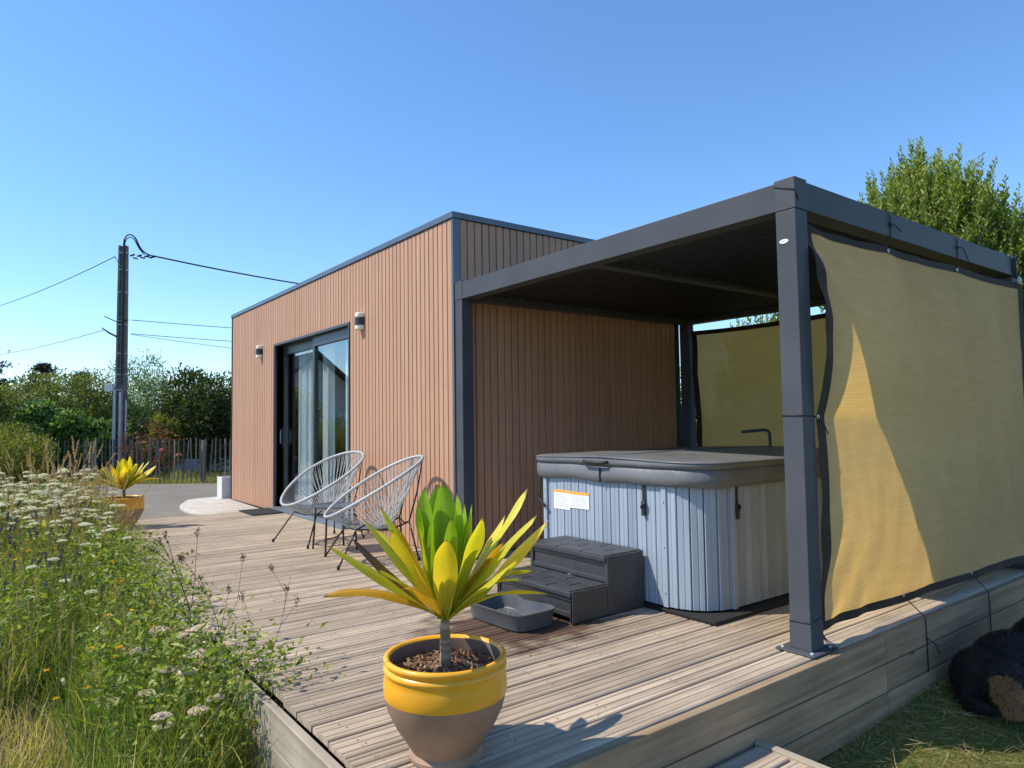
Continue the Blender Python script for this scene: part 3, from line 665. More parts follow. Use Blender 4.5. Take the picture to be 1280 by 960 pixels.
for j in range(len(rows)-1):
    for i in range(nr): m.f.append((j*nr+i, j*nr+(i+1) % nr, (j+1)*nr+(i+1) % nr, (j+1)*nr+i))
base = len(m.v)-nr
for f_ in (.75, .4):
    for p in ring: q = cen+(p-cen)*f_; m.v.append((q.x, q.y, lid_z(q)+.006+.004*noise.noise((q.x*2, q.y*2, 5))))
k0 = len(m.v)-2*nr
for i in range(nr): m.f.append((base+i, base+(i+1) % nr, k0+(i+1) % nr, k0+i)); m.f.append((k0+i, k0+(i+1) % nr, k0+nr+(i+1) % nr, k0+nr+i))
m.v.append((cen.x, cen.y, lid_z(cen)+.006)); c0 = len(m.v)-1
for i in range(nr): m.f.append((k0+nr+i, k0+nr+(i+1) % nr, c0))
cv = link('cover', m, 'cover_vinyl', tub, smooth=55, label='dark grey padded vinyl cover')
link('fold_seam', MB().tube([(TX0-.03, CY, .951), ((TX0+TX1)/2, CY, .956), (TX1+.03, CY, .951)], .006, 6), 'cover_vinyl', cv, smooth=True)
link('skirt_seam', MB().box(TX0-.052, TX0-.040, CY-.003, CY+.003, .775, .868), 'rubber', cv)
link('piping', MB().tube([(p.x+(p-cen).normalized().x*.010, p.y+(p-cen).normalized().y*.010, lid_z(p)-.004) for p in ring+[ring[0]]], .005, 5, False), 'cover_vinyl', cv, smooth=True)
link('carry_handle', MB().tube([(TX0-.045, CY+.16, .91), (TX0-.066, CY+.14, .905), (TX0-.068, CY, .900), (TX0-.066, CY-.06, .905), (TX0-.045, CY-.08, .91)], .010, 6), 'rubber', cv, smooth=True)
# straps with clips
def strap(p, n, ln, side):
    p, n = Vector(p), Vector(n); s_ = Vector((-n.y, n.x, 0)); Z = Vector((0, 0, 1)); o = link('strap', MB().obox(p-Z*(ln/2)+n*.022, s_, n, Z, .011, .0015, ln/2), 'rubber', tub)
    link('clip', MB().obox(p-Z*(ln+.018)+n*.026, s_, n, Z, .016, .007, .026).obox(p-Z*(ln+.06)+n*.024, s_, n, Z, .013, .010, .022).tube([p-Z*(ln-.002)+n*.03+s_*.018, p-Z*(ln+.01)+n*.045+s_*.006, p-Z*(ln+.03)+n*.04-s_*.012], .006, 6), 'black_plastic', o, bev=.004)
strap((TX0, -2.175, .775), (-1, 0, 0), .115, 1); strap((.375, TY0, .775), (0, -1, 0), .12, 1)
o = link('strap', MB().tube([(TX0-.02, -1.145, .78), (TX0-.03, -1.14, .67), (TX0-.035, -1.13, .60)], .006, 5), 'rubber', tub)
link('clip', MB().obox((TX0-.045, -1.17, .585), (0, .8, .6), (1, 0, 0), (0, -.6, .8), .05, .008, .010), 'black_plastic', o, bev=.003)
# warning labels
def paper(y0, y1, z0, z1, dx):
    p = link('warning_label', MB().box(TX0-.0125-dx, TX0-.0115-dx, y0, y1, z0, z1), 'paper', tub, label='white paper label with an orange heading band')
    x = TX0-.0132-dx; link('label_heading', MB().box(x, x+.0006, y0, y1, z1-.02, z1), 'orange_print', p)
    for k in range(7):
        z = z1-.034-k*.0135
        if z > z0+.006: link('label_line', MB().box(x, x+.0006, y0+.015+.03*random.random(), y1-.015, z-.0018, z+.0018), 'grey_print', p)
paper(-1.455, -1.275, .545, .685, 0); paper(-1.655, -1.452, .565, .682, .0008)
link('cover_lifter', MB().tube([(1.93, -1.62, 1.075), (1.93, -1.84, 1.092), (1.93, -1.872, 1.085), (1.93, -1.886, 1.06), (1.93, -1.89, .90), (1.93, -1.89, .60)], .013, 8), 'black_plastic', tub, smooth=60)
o = link('rubber_mat', MB().box(.035, 2.12, -2.715, -.93, .004, .022), 'mat', bev=.004); tag(o, 'thin black rubber mat under the hot tub', 'mat')
for q in ring: pass

# ------------------------------------------------------------ plastic two-tread step
SX0, SX1, SY0, SY1 = -.575, .035, -2.175, -1.415
stp = thing('spa_step', 'dark grey plastic two-tread step in front of the hot tub', 'step')
XM, H1, H2 = -.285, .195, .365
for y0, y1 in ((SY0, SY0+.03), (SY1-.03, SY1)):
    sp = link('side_panel', MB().extr([(SX0, .004), (SX1, .004), (SX1, H2-.012), (XM, H2-.012), (XM, H1-.012), (SX0, H1-.012)], y0+.006, y1-.006, 1), 'step_plastic', stp, bev=.004)
    # raised frame on the panel
    for bx in ((SX0, SX0+.045, .004, H1-.005), (XM-.002, XM+.04, .006, H2-.005), (SX1-.045, SX1, .004, H2-.005)):
        link('panel_rib', MB().box(bx[0], bx[1], y0, y1, bx[2], bx[3]), 'step_plastic', sp, bev=.005)
    for bx in ((XM+.04, SX1-.045, H2-.06, H2-.008), (SX0+.045, SX1-.045, .006, .04), (SX0+.045, XM-.002, H1-.05, H1-.008)):
        link('panel_rib', MB().box(bx[0], bx[1], y0+.001, y1-.001, bx[2], bx[3]), 'step_plastic', sp, bev=.004)
def tread(x0, x1, z):
    tr = link('tread', MB().box(x0, x1, SY0+.012, SY1-.012, z-.04, z-.008), 'step_plastic', stp, bev=.006)
    rows = 3; wd = (x1-x0)/rows; k = 0
    cuts = [[.0, .30, .62, 1], [0, .16, .5, .84, 1], [0, .36, .70, 1]]
    for r_ in range(rows):
        for a_, b_ in zip(cuts[r_], cuts[r_][1:]):
            ya, yb_ = SY0+.012+a_*(SY1-SY0-.024), SY0+.012+b_*(SY1-SY0-.024)
            link('tread_plank', MB().box(x0+r_*wd+.005, x0+(r_+1)*wd-.005, ya+.005, yb_-.005, z-.012, z), 'step_plastic', tr, bev=.003)
tread(SX0-.012, XM+.004, H1); tread(XM-.014, SX1, H2)
def riser(x, z0, z1):
    r_ = link('riser', MB().box(x+.012, x+.028, SY0+.03, SY1-.03, z0, z1), 'step_plastic', stp)
    link('riser_rail', MB().box(x+.002, x+.02, SY0+.03, SY1-.03, z1-.035, z1-.006).box(x+.002, x+.02, SY0+.03, SY1-.03, z0, z0+.03), 'step_plastic', r_, bev=.004)
riser(SX0, .035, H1-.03); riser(XM, H1+.002, H2-.03)
# ------------------------------------------------------------ foot bath tray
tray = thing('foot_tray', 'dark grey plastic foot bath tray beside the spa step', 'tray', (-.795, -1.865, .004), None, .04)
out = []
for k in range(72):
    a_ = 2*PI*k/72; c, s_ = math.cos(a_), math.sin(a_); e = .38
    x, y = .165*math.copysign(abs(c)**e, c), .265*math.copysign(abs(s_)**e, s_)
    if x > 0: x -= .055*math.exp(-((y+.02)/.11)**2)
    out.append((x, y))
prof = [(.86, 0), (.90, .006), (.97, .085), (1.0, .092), (1.0, .099), (.955, .099), (.935, .09), (.88, .016), (.84, .010)]
m = MB(); n = 72
for sc, z in prof: m.v += [(x*sc, y*(1-(1-sc)*.62), z) for x, y in out]
m.f = [(j*n+i, j*n+(i+1) % n, (j+1)*n+(i+1) % n, (j+1)*n+i) for j in range(len(prof)-1) for i in range(n)]+[tuple(range(n))[::-1], tuple((len(prof)-1)*n+i for i in range(n))]
link('basin', m, 'tray_plastic', tray, smooth=35)
nub = MB().lathe([(.009, 0), (.008, .003), (.003, .005)], 7, (0, 0, 0)).mesh('nub'); nub.materials.append(MATS['tray_plastic'])
for i in range(-2, 3):
    for j in range(-4, 5): link('grip_nub', nub, None, tray, (i*.042-.02, j*.047, .0105), smooth=True)

# ------------------------------------------------------------ cord chairs and table
def chair(label, loc, rz):
    t = thing('cord_chair', label, 'chair', loc, 'round cord chairs by the cabin door', rz)
    FX, FZ, BX, BZ = .425, .40, -.43, .89               # rim: low front, high back (local +x is forward)
    def rim(a_):
        u = math.cos(a_); f = (FX+BX)/2+(FX-BX)/2*u; z = (FZ+BZ)/2+(FZ-BZ)/2*u+.02*math.sin(a_)**2
        return Vector((f, (.365-.04*u)*math.sin(a_), z))
    link('rim', MB().tube([rim(2*PI*k/64) for k in range(65)], .0125, 8, False), 'rim_vinyl', t, smooth=True)
    c0 = Vector((-.10, 0, .275))
    def hub(a_): return c0+Vector((.055*math.cos(a_), .075*math.sin(a_), -.01*math.cos(a_)))
    link('hub_ring', MB().tube([hub(2*PI*k/20) for k in range(21)], .008, 6, False), 'steel_black', t, smooth=True)
    m = MB(); n = 108
    for k in range(n):
        a_ = 2*PI*k/n; p = rim(a_); h = hub(a_+(.35 if k % 2 else -.35)); mid = (p+h)/2-Vector((0, 0, .035+.015*math.cos(a_)))
        q = [p, p*.55+mid*.45*1+(h-h)*0, mid, h]; q[1] = p*.25+mid*.75-(Vector((0, 0, 0))); m.tube([p, p.lerp(mid, .55)-Vector((0, 0, .006)), mid, mid.lerp(h, .5)-Vector((0, 0, .006)), h], .0026, 4, False)
        m.tube([rim(a_+k2*.012)+Vector((0, 0, .0)) for k2 in (-1, 1)], .0150, 6, False)
    link('cord_weave', m, 'cord_vinyl', t, kind='stuff', smooth=True)
    node = {-1: Vector((-.27, -.16, .33)), 1: Vector((-.27, .16, .33))}
    fr = {-1: Vector((.20, -.20, .30)), 1: Vector((.20, .20, .30))}
    feet = []
    for s_ in (-1, 1):
        ff = Vector((.37, .31*s_, .012)); rf = Vector((-.33, .255*s_, .012)); feet += [ff, rf]
        link('leg', MB().tube([ff, fr[s_], fr[s_]+Vector((-.08, -.02*s_, .03))], .0075, 6), 'steel_black', t, smooth=True)
        link('leg', MB().tube([rf, node[s_]], .0075, 6), 'steel_black', t, smooth=True)
        link('back_stay', MB().tube([node[s_], Vector((-.34, .17*s_, .58)), rim(PI-.38*s_)], .0075, 6), 'steel_black', t, smooth=True)
        link('seat_rail', MB().tube([node[s_], Vector((-.10, .12*s_, .262)), fr[s_]], .0075, 6), 'steel_black', t, smooth=True)
    link('cross_bar', MB().tube([node[-1], Vector((-.27, 0, .30)), node[1]], .0075, 6), 'steel_black', t, smooth=True)
    link('cross_bar', MB().tube([fr[-1], Vector((.21, 0, .285)), fr[1]], .0075, 6), 'steel_black', t, smooth=True)
    for f in feet: link('foot', MB().lathe([(.011, 0), (.013, .006), (.012, .028), (.008, .034)], 8, (f.x, f.y, .003), True), 'rubber', t, smooth=True)
chair('grey cord lounge chair in front of the sliding glass door', (-.555, 1.70, 0), PI+.22)
chair('grey cord lounge chair nearest the cabin corner, behind the potted plant', (-.585, .42, 0), PI-.22)
tb_ = thing('side_table', 'small round dark grey metal table between the two cord chairs', 'table', (-.665, 1.105, 0))
link('table_top', MB().lathe([(.0, .405), (.20, .405), (.225, .408), (.235, .415), (.235, .423), (.228, .426), (.218, .420), (0, .420)], 40), 'table_top', tb_, smooth=40)
for sx in (-1, 1):
    for sy in (-1, 1): link('leg', MB().tube([(sx*.155, sy*.155, .004), (sx*.135, sy*.135, .41)], .009, 6), 'steel_black', tb_, smooth=True)
for s_ in (-1, 1): link('brace', MB().tube([(s_*.148, s_*.148, .13), (0, 0, .115), (-s_*.0, -s_*.0, .115)], .006, 6), 'steel_black', tb_, smooth=True)

# ------------------------------------------------------------ potted cordylines
Rv = Vector((.8, -.6, 0)); Tv = Vector((-.6, -.8, 0)); Zv = Vector((0, 0, 1))
def strap_leaf(base, tip, sag, wd, side_hint, curl=.22, n=14, twist=0.):
    """ribbon leaf: quadratic curve base->tip, raised by sag, V-folded"""
    base, tip = Vector(base), Vector(tip); c = (base+tip)/2+Zv*sag; m = MB(); rn = []; ac = []; wob = random.random()*6
    for i in range(n+1):
        t = i/n; p = base*(1-t)**2+c*2*t*(1-t)+tip*t*t; d = ((c-base)*(1-t)+(tip-c)*t).normalized()
        s_ = side_hint-d*side_hint.dot(d)
        s_ = s_.normalized() if s_.length > .05 else d.orthogonal().normalized()
        nn = s_.cross(d).normalized(); a_ = twist*t; s2 = s_*math.cos(a_)+nn*math.sin(a_); nn = s2.cross(d)
        if nn.z < 0 and False: nn = -nn
        ww = wd*min(1, (.28+1.9*t))*(1-max(0, (t-.50)/.50)**2.6)**.85 if t < 1 else .0008
        ww = max(ww, .0008)
        for k, off in ((-1, curl), (-.5, curl*.3), (0, 0), (.5, curl*.3), (1, curl)): m.v.append(p+s2*(ww*.5*k)+nn*(ww*off+ww*.10*math.sin(t*9+wob)*k)); rn.append(t); ac.append(k)
    m.f = [(i*5+k, i*5+k+1, (i+1)*5+k+1, (i+1)*5+k) for i in range(n) for k in range(4)]
    me = m.mesh('leaf'); at = me.attributes.new('rnd', 'FLOAT', 'POINT'); at.data.foreach_set('value', rn); at = me.attributes.new('acr', 'FLOAT', 'POINT'); at.data.foreach_set('value', ac); return me
def cordyline(loc, label, scale, specs, rz=0, stem_h=.20):
    t = thing('potted_cordyline', label, 'potted plant', loc, 'cordylines in orange-rimmed pots', rz); t.scale = (scale,)*3
    prof = [(.120, .0), (.132, .004), (.134, .018), (.122, .030), (.150, .075), (.182, .125), (.206, .175), (.219, .225)]
    link('pot', MB().lathe(prof, 56, cap=False).lathe([(.12, .012), (.01, .012)], 56), 'pot_taupe', t, smooth=50)
    link('glazed_band', MB().lathe([(.2192, .225), (.2205, .228), (.222, .255), (.220, .285), (.215, .305), (.217, .309), (.221, .314), (.221, .322), (.216, .328), (.2125, .331), (.2135, .336), (.219, .341), (.2215, .349), (.219, .357), (.211, .361), (.203, .358), (.199, .350)], 64), 'glaze', t, smooth=60)
    link('pot_inside', MB().lathe([(.199, .350), (.196, .33), (.197, .30), (.199, .27)], 56), 'pot_inside', t, smooth=True)
    link('soil', MB().lathe([(.198, .29), (.15, .298), (.08, .305), (.0, .308)], 40), 'bark', t, smooth=True)
    n = 900; r = np.sqrt(RNG.random(n))*.19; a_ = RNG.random(n)*2*PI; P = np.stack([r*np.cos(a_), r*np.sin(a_), .298+.012*(1-r/.19)+RNG.random(n)*.012], 1)
    V, F, rr = leaves_np(P, RNG.normal(size=(n, 3))*[1, 1, .35], .010+RNG.random(n)*.020, .006+RNG.random(n)*.010, .3); o = link('bark_chips', np_mesh('bark_chips', V, F, rr, 'straw_bark'), None, t, kind='stuff')
    zc = .30+stem_h
    link('stem', MB().tube([(.0008*math.sin(i*1.3), 0, .29+i*(stem_h+.03)/20) for i in range(21)], [.0225-.0004*i+(.0010 if i % 2 else 0) for i in range(21)], 12), 'palm_stem', t, smooth=True)
    for dx, dz, dt, sag, wd, mat, tw in specs:
        d = Vector((dx, 0, 0)); b0 = Vector((0, 0, zc-.02))+(Rv*dx+Tv*dt).normalized()*.012
        tip = Vector((0, 0, zc))+Rv*dx+Tv*dt+Zv*dz
        hz = Rv*dx+Tv*dt; side = Vector((-hz.y, hz.x, 0)).normalized() if hz.length > .03 else Rv
        link('leaf', strap_leaf(b0, tip+Vector((random.gauss(0, .015), random.gauss(0, .015), random.gauss(0, .012))), sag, wd*(1.12 if mat == 'cordy_green' else random.uniform(.74, .95)), side, random.uniform(.14, .26), twist=tw), mat, t, smooth=True)
    return t
leafmat('straw_bark', [(.10, .055, .03), (.22, .13, .075), (.42, .28, .17)], .85, .05)
# (sideways, up, towards camera, sag, width, material, twist)
g_, l_, y_, o_, q_, b_ = 'cordy_green', 'cordy_lime', 'cordy_yellow', 'cordy_olive', 'cordy_orange', 'cordy_brown'
A = [(-.42, .07, .12, .11, .050, q_, .9), (.40, .095, .10, .10, .050, y_, .6), (-.39, .30, .14, .02, .058, o_, .8), (-.34, .27, .02, -.02, .055, b_, .9), (-.30, .33, .02, .03, .055, o_, .7),
     (-.24, .38, -.06, .02, .062, l_, .4), (-.16, .31, .15, .05, .10, y_, .0), (-.10, .33, .02, .03, .085, l_, .1), (-.11, .15, .24, .09, .085, q_, .1), (.015, .295, .19, .07, .105, y_, .0), (.155, .37, .14, .05, .105, l_, -.1),
     (.29, .43, .0, .02, .085, l_, -.5), (.36, .355, .10, .06, .10, o_, -.4), (.375, .315, -.04, -.02, .065, y_, -.7), (.25, .23, .20, .02, .095, o_, -.2), (.11, .38, -.08, .03, .085, l_, 0), (.21, .37, -.10, .02, .07, y_, 0),
     (.24, .17, .06, .03, .07, o_, .3), (-.22, .20, .14, .05, .06, o_, .5), (-.05, .20, -.24, .1, .08, o_, 0), (.1, .22, -.26, .1, .08, l_, 0), (-.2, .24, -.2, .08, .07, l_, .2)]
A += [(random.uniform(.16, .36)*sg_, random.uniform(.12, .36), random.uniform(-.2, .2), random.uniform(.05, .12), random.uniform(.04, .06), random.choice((l_, o_, y_, q_)), random.uniform(-.8, .8)) for sg_ in (-1, 1, -1, 1, -1, 1, 1, -1)]
A += [(-.025, .475, .0, -.01, .092, g_, 0), (.012, .48, .035, .0, .098, g_, 0), (-.045, .45, .045, .01, .10, g_, .1), (.045, .44, .02, .0, .10, g_, 0), (.0, .43, .06, .02, .09, g_, 0), (-.075, .41, -.01, .01, .06, g_, 0), (.07, .41, -.03, 0, .07, g_, 0), (-.02, .46, -.05, 0, .08, g_, 0),
      (.03, .35, .08, .03, .055, g_, 0), (-.105, .40, .02, .01, .045, g_, 0), (.085, .42, .035, .0, .042, g_, 0), (-.01, .17, .05, .03, .04, y_, 0)]
cordyline((-1.985, -3.06, .002), 'large yellow-green cordyline in an orange-rimmed taupe pot nearest the camera', 1., A)
Bp = [(dx*random.uniform(.85, 1.1), dz*random.uniform(.7, .9), dt+random.uniform(-.05, .05), sg, wd, m_ if m_ != g_ else l_, tw) for dx, dz, dt, sg, wd, m_, tw in A if wd > .046]
cordyline((-2.02, 4.18, .002), 'yellow cordyline in an orange pot at the far end behind the flowers', 1.0, Bp, .5, .17)

# ------------------------------------------------------------ wildflower border
SPREAD = []
def mheight(y): return .54+.12*min(1, max(0, (y-.5)/3.0))-.07*min(1, max(0, (y-4)/2))
N1 = 30000
x = -2.33-RNG.random(N1)**1.25*1.55; y = -2.1+RNG.random(N1)*8.8; edge = RNG.normal(size=N1)*.03; x = np.minimum(x+edge, -2.315)
hgt = np.array([mheight(t) for t in y])*RNG.uniform(.45, 1.08, N1); z0 = np.array([gz(a_, b_) for a_, b_ in zip(x, y)])
patch = np.array([noise.noise((a_*1.6, b_*1.3, 4.)) for a_, b_ in zip(x, y)])
rn = np.clip(.38+.5*patch+RNG.normal(size=N1)*.24, 0, 1)
hgt = np.where((y < 1.8) & (RNG.random(N1) < .25), hgt*1.35, hgt)
short = (x < -2.95) & (y < -.35); hgt = np.where(short, hgt*.35, hgt); rn = np.where(short, np.clip(rn+.35, 0, 1), rn)
D = np.stack([RNG.normal(size=N1)*.22+.06, RNG.normal(size=N1)*.22, np.ones(N1)], 1)
V, F, r = blades_np(np.stack([x, y, z0], 1), D, hgt, RNG.uniform(.004, .010, N1), hgt*RNG.uniform(.05, .55, N1), rn, 4)
o = link('meadow_grass', np_mesh('meadow_grass', V, F, r, 'meadow'), None); tag(o, 'dense tangled green meadow grass along the left edge of the deck', 'grass', kind='stuff')
# leafy undergrowth: leaves spread up the height of the border
N2 = 78000
x = -2.33-RNG.random(N2)**1.2*1.5; y = -2.1+RNG.random(N2)*8.6; h = np.array([mheight(t) for t in y])*RNG.random(N2)**.6*1.0
ok = np.array([noise.noise((a_*1.9, b_*1.7, 9.)) for a_, b_ in zip(x, y)])+.35*(y < 1.5) > RNG.uniform(-.25, .5, N2); ok &= ~((x < -2.9) & (y < -.3)); x, y, h = x[ok], y[ok], h[ok]
nearb = (y < 1.6) & (x > -2.8); h = np.where(nearb, h*RNG.uniform(.95, 1.28, len(h)), h)
x = x+np.where(h > .44, RNG.random(len(x))**1.5*np.where(nearb, .25, .14)*(1+.6*np.sin(y*5.3)*np.sin(y*2.1)), 0)
z = np.array([gz(a_, b_) for a_, b_ in zip(x, y)])+h; n = len(x)
D = np.stack([RNG.normal(size=n), RNG.normal(size=n), RNG.normal(size=n)*.5+.35], 1)
V, F, r = leaves_np(np.stack([x, y, z], 1), D, RNG.uniform(.016, .050, n)*np.where(RNG.random(n) < .11, 2.1, 1.), RNG.uniform(.006, .024, n)*np.where(RNG.random(n) < .13, 2.0, 1.), .2, np.clip(RNG.random(n)*.8+.2*np.array([noise.noise((a_*3, b_*3, 1.)) for a_, b_ in zip(x, y)]), 0, 1))
o = link('leafy_undergrowth', np_mesh('leafy_undergrowth', V, F, r, 'weed'), None); tag(o, 'leafy green weeds growing among the wildflowers beside the deck', 'ground cover', kind='stuff')

def stem_mesh(h, lean, r0=.0028, seed=0):
    return MB().tube([(lean[0]*t*t*h, lean[1]*t*t*h, h*t) for t in (0, .35, .7, 1)], [r0, r0*.9, r0*.8, r0*.6], 5)
def with_rnd(mb, rnd):
    me = mb.mesh(); a_ = me.attributes.new('rnd', 'FLOAT', 'POINT'); a_.data.foreach_set('value', [rnd]*len(me.vertices)); return me
def umbel_np(rad_, nfl, fs, dome=.3):
    r = np.sqrt(RNG.random(nfl))*rad_; a_ = RNG.random(nfl)*2*PI; clump = np.round(a_*3)/3; a_ = a_*.45+clump*.55
    P = np.stack([r*np.cos(a_), r*np.sin(a_), rad_*dome*(1-(r/rad_)**2)+RNG.normal(size=nfl)*.0025], 1)
    parts = []
    for k in range(4):
        D = np.stack([np.cos(k*PI/2+a_*5), np.sin(k*PI/2+a_*5), RNG.normal(size=nfl)*.25+.15], 1); parts.append(leaves_np(P, D, fs, fs*.85, .1, np.clip(RNG.normal(size=nfl)*.25+.6, 0, 1)))
    return cat(parts)
def put(root_name, label, catg, group, meshes, loc, rz, sc=1.):
    t = thing(root_name, label, catg, loc, group, rz); t.scale = (sc,)*3
    for nm, me, off in meshes:
        o = link(nm, me, None, t)
        if off is not None: o.location = off
    return t
def umbel_variant(h, lean, rad_, mat, nheads=1, nfl=60, fs=.006):
    tip = Vector((lean[0]*h, lean[1]*h, h)); st_ = stem_mesh(h, lean)
    for k in range(7):
        a_ = k*2*PI/7; st_.tube([tip*.93, tip+Vector((math.cos(a_), math.sin(a_), 0))*rad_*.7+Vector((0, 0, -.002))], .0012, 4, False)
    sm_ = with_rnd(st_, .25); sm_.materials.append(MATS['meadow'])
    V, F, r = umbel_np(rad_, nfl, fs); um = np_mesh('flower_head', V, F, r, mat); out = [('stem', sm_, None), ('flower_head', um, tuple(tip))]
    return out
yar = [umbel_variant(.62+.05*k, (random.uniform(-.15, .15), random.uniform(-.15, .15)), .038+.008*(k % 3), 'petal_white', nfl=100, fs=.0085) for k in range(6)]
c_ = 0
while c_ < 240:
    xx, yy = -2.36-random.random()**1.1*1.15, random.choice((random.uniform(.2, 6.3), random.uniform(2.4, 5.8), random.uniform(2.8, 5.4)))
    if noise.noise((xx*2.1, yy*1.5, 2.)) < random.uniform(-.25, .25): continue
    s_ = mheight(yy)/.72*random.uniform(.92, 1.14); put('yarrow', 'flat white flower cluster on a thin stem in the wildflower border', 'flower', 'white yarrow in the wildflower border', random.choice(yar), (xx, yy, gz(xx, yy)), random.random()*6, s_); c_ += 1
extra = []
for i in range(260):
    xx, yy = -2.36-random.random()**1.2*1.1, random.triangular(1.6, 6.4, 4.6); h_ = mheight(yy)*random.uniform(.80, 1.05)
    V, F, r = umbel_np(random.uniform(.026, .046), 46, .0095); extra.append((V+np.array([xx, yy, gz(xx, yy)+h_]), F, r))
V, F, r = cat(extra); o = link('white_blossom', np_mesh('white_blossom', V, F, r, 'petal_white'), None); tag(o, 'haze of small white flower heads low in the far wildflower border', 'flowers', kind='stuff')
big = [umbel_variant(.54+.04*k, (random.uniform(-.15, .15), random.uniform(-.15, .1)), .055, 'petal_pink', nfl=140, fs=.009) for k in range(3)]
for i, (xx, yy, s_) in enumerate([(-2.42, -1.05, 1.0), (-2.50, -1.25, .95), (-2.55, -1.42, .8), (-2.60, -1.05, .8), (-2.46, -1.5, .7), (-2.38, -1.32, .95), (-2.64, -1.5, .6), (-2.72, -1.3, .7), (-2.45, -.75, .8), (-2.68, -1.62, .75), (-2.58, -1.7, .72), (-2.40, -.55, 1.0), (-2.36, -.9, 1.0), (-2.55, -.6, .9), (-2.45, -1.15, .98), (-2.42, -1.22, .92), (-2.66, -.9, .85), (-2.52, -1.0, .95), (-2.80, -1.0, .6)]):
    put('pale_umbel', 'large pale pink flower cluster low beside the near deck edge', 'flower', 'pale pink umbels beside the near deck edge', big[i % 3], (xx, yy-.30, gz(xx, yy)), random.random()*6, s_)
# yellow button flowers
def yellow_variant(h):
    lean = (random.uniform(-.2, .2), random.uniform(-.2, .2)); tip = (lean[0]*h, lean[1]*h, h); sm_ = with_rnd(stem_mesh(h, lean, .002), .2); sm_.materials.append(MATS['meadow'])
    n = 26; a_ = np.arange(n)*2.4; P = np.zeros((n, 3)); P[:, 2] = .002*np.arange(n)/n; D = np.stack([np.cos(a_), np.sin(a_), RNG.random(n)*.9+.05], 1)
    V, F, r = leaves_np(P, D, .017, .008, .1); return [('stem', sm_, None), ('flower_head', np_mesh('flower_head', V, F, r, 'petal_yellow'), tip)]
yv = [yellow_variant(.42+.04*k) for k in range(4)]
for i in range(60):
    yy = random.uniform(-1.5, 3.5); xx = -2.35-random.random()*(.85 if yy < .5 else 1.1)
    put('yellow_flower', 'small golden yellow flower scattered through the wildflower border', 'flower', 'golden flowers in the wildflower border', random.choice(yv), (xx, yy, gz(xx, yy)), random.random()*6, mheight(yy)/.52*random.uniform(.75, 1.1))
# purple spikes
def spike_variant(h, mat, ln, wd, n, nm='flower_spike', stemmat='meadow', srnd=.3, r0=.0024):
    lean = (random.uniform(-.15, .15), random.uniform(-.15, .15)); sm_ = with_rnd(stem_mesh(h, lean, r0), srnd); sm_.materials.append(MATS[stemmat])
    t = RNG.random(n); a_ = RNG.random(n)*2*PI; prof = np.sin(np.clip(t*.9+.08, 0, 1)*PI)**.6; rr = wd*prof
    P = np.stack([lean[0]*h+rr*.25*np.cos(a_)+lean[0]*t*ln*1.8, lean[1]*h+rr*.25*np.sin(a_)+lean[1]*t*ln*1.8, h-ln*.25+t*ln], 1); D = np.stack([np.cos(a_), np.sin(a_), 1.1+RNG.random(n)], 1)
    V, F, r = leaves_np(P, D, wd*1.1, wd*.5, .1); return [('stem', sm_, None), (nm, np_mesh(nm, V, F, r, mat), None)]
pv = [spike_variant(.50+.03*k, 'petal_purple', .07, .012, 80) for k in range(4)]
for i in range(70):
    yy = random.uniform(.4, 3.2); xx = -2.65-random.random()*.9
    put('purple_spike', 'dusky purple flower spike among the grass of the wildflower border', 'flower', 'purple spikes in the wildflower border', random.choice(pv), (xx, yy, gz(xx, yy)), random.random()*6, mheight(yy)/.56*random.uniform(.85, 1.1))
# straw plumes
gv = [spike_variant(.62+.05*k, 'straw', .15, .010, 150, 'seed_head', 'straw', .4, .0018) for k in range(6)]
for i in range(220):
    if i < 150: yy = random.uniform(2.2, 6.6); xx = -2.38-random.random()**1.5*.95; s_ = random.uniform(.85, 1.28)
    else: yy = random.uniform(-1.4, 2.4); xx = -2.40-random.random()*.9; s_ = random.uniform(.58, .84)
    t = put('grass_plume', 'dry straw-coloured grass plume rising out of the wildflower border', 'grass', 'straw plumes in the wildflower border', random.choice(gv), (xx, yy, gz(xx, yy)), random.random()*6, s_)
    t.rotation_euler = (random.gauss(0, .16), random.gauss(.08, .16), random.random()*6)
for i in range(45):
    yy = random.uniform(2.5, 4.0); xx = random.uniform(-2.50, -2.33); t = put('grass_plume', 'dry straw-coloured grass plume rising out of the wildflower border', 'grass', 'straw plumes in the wildflower border', random.choice(gv), (xx, yy, gz(xx, yy)), 0, random.uniform(.75, 1.05)); t.rotation_euler = (random.gauss(0, .2), random.gauss(.12, .2), random.random()*6)
# loose fallen straw at the deck edge
N3 = 5200; y = 2.0+RNG.random(N3)*3.0; x = -2.40-RNG.random(N3)**1.6*.8; D = np.stack([RNG.normal(size=N3)*.5+.25, RNG.normal(size=N3)*.5, np.ones(N3)], 1); hh = RNG.uniform(.35, .95, N3)
V, F, r = blades_np(np.stack([x, y, np.full(N3, -.25)], 1), D, hh, np.full(N3, .0032), hh*.35, RNG.random(N3), 4)
o = link('dry_grass', np_mesh('dry_grass', V, F, r, 'straw'), None); tag(o, 'pale dry grass stems leaning over the far part of the deck edge', 'grass', kind='stuff')
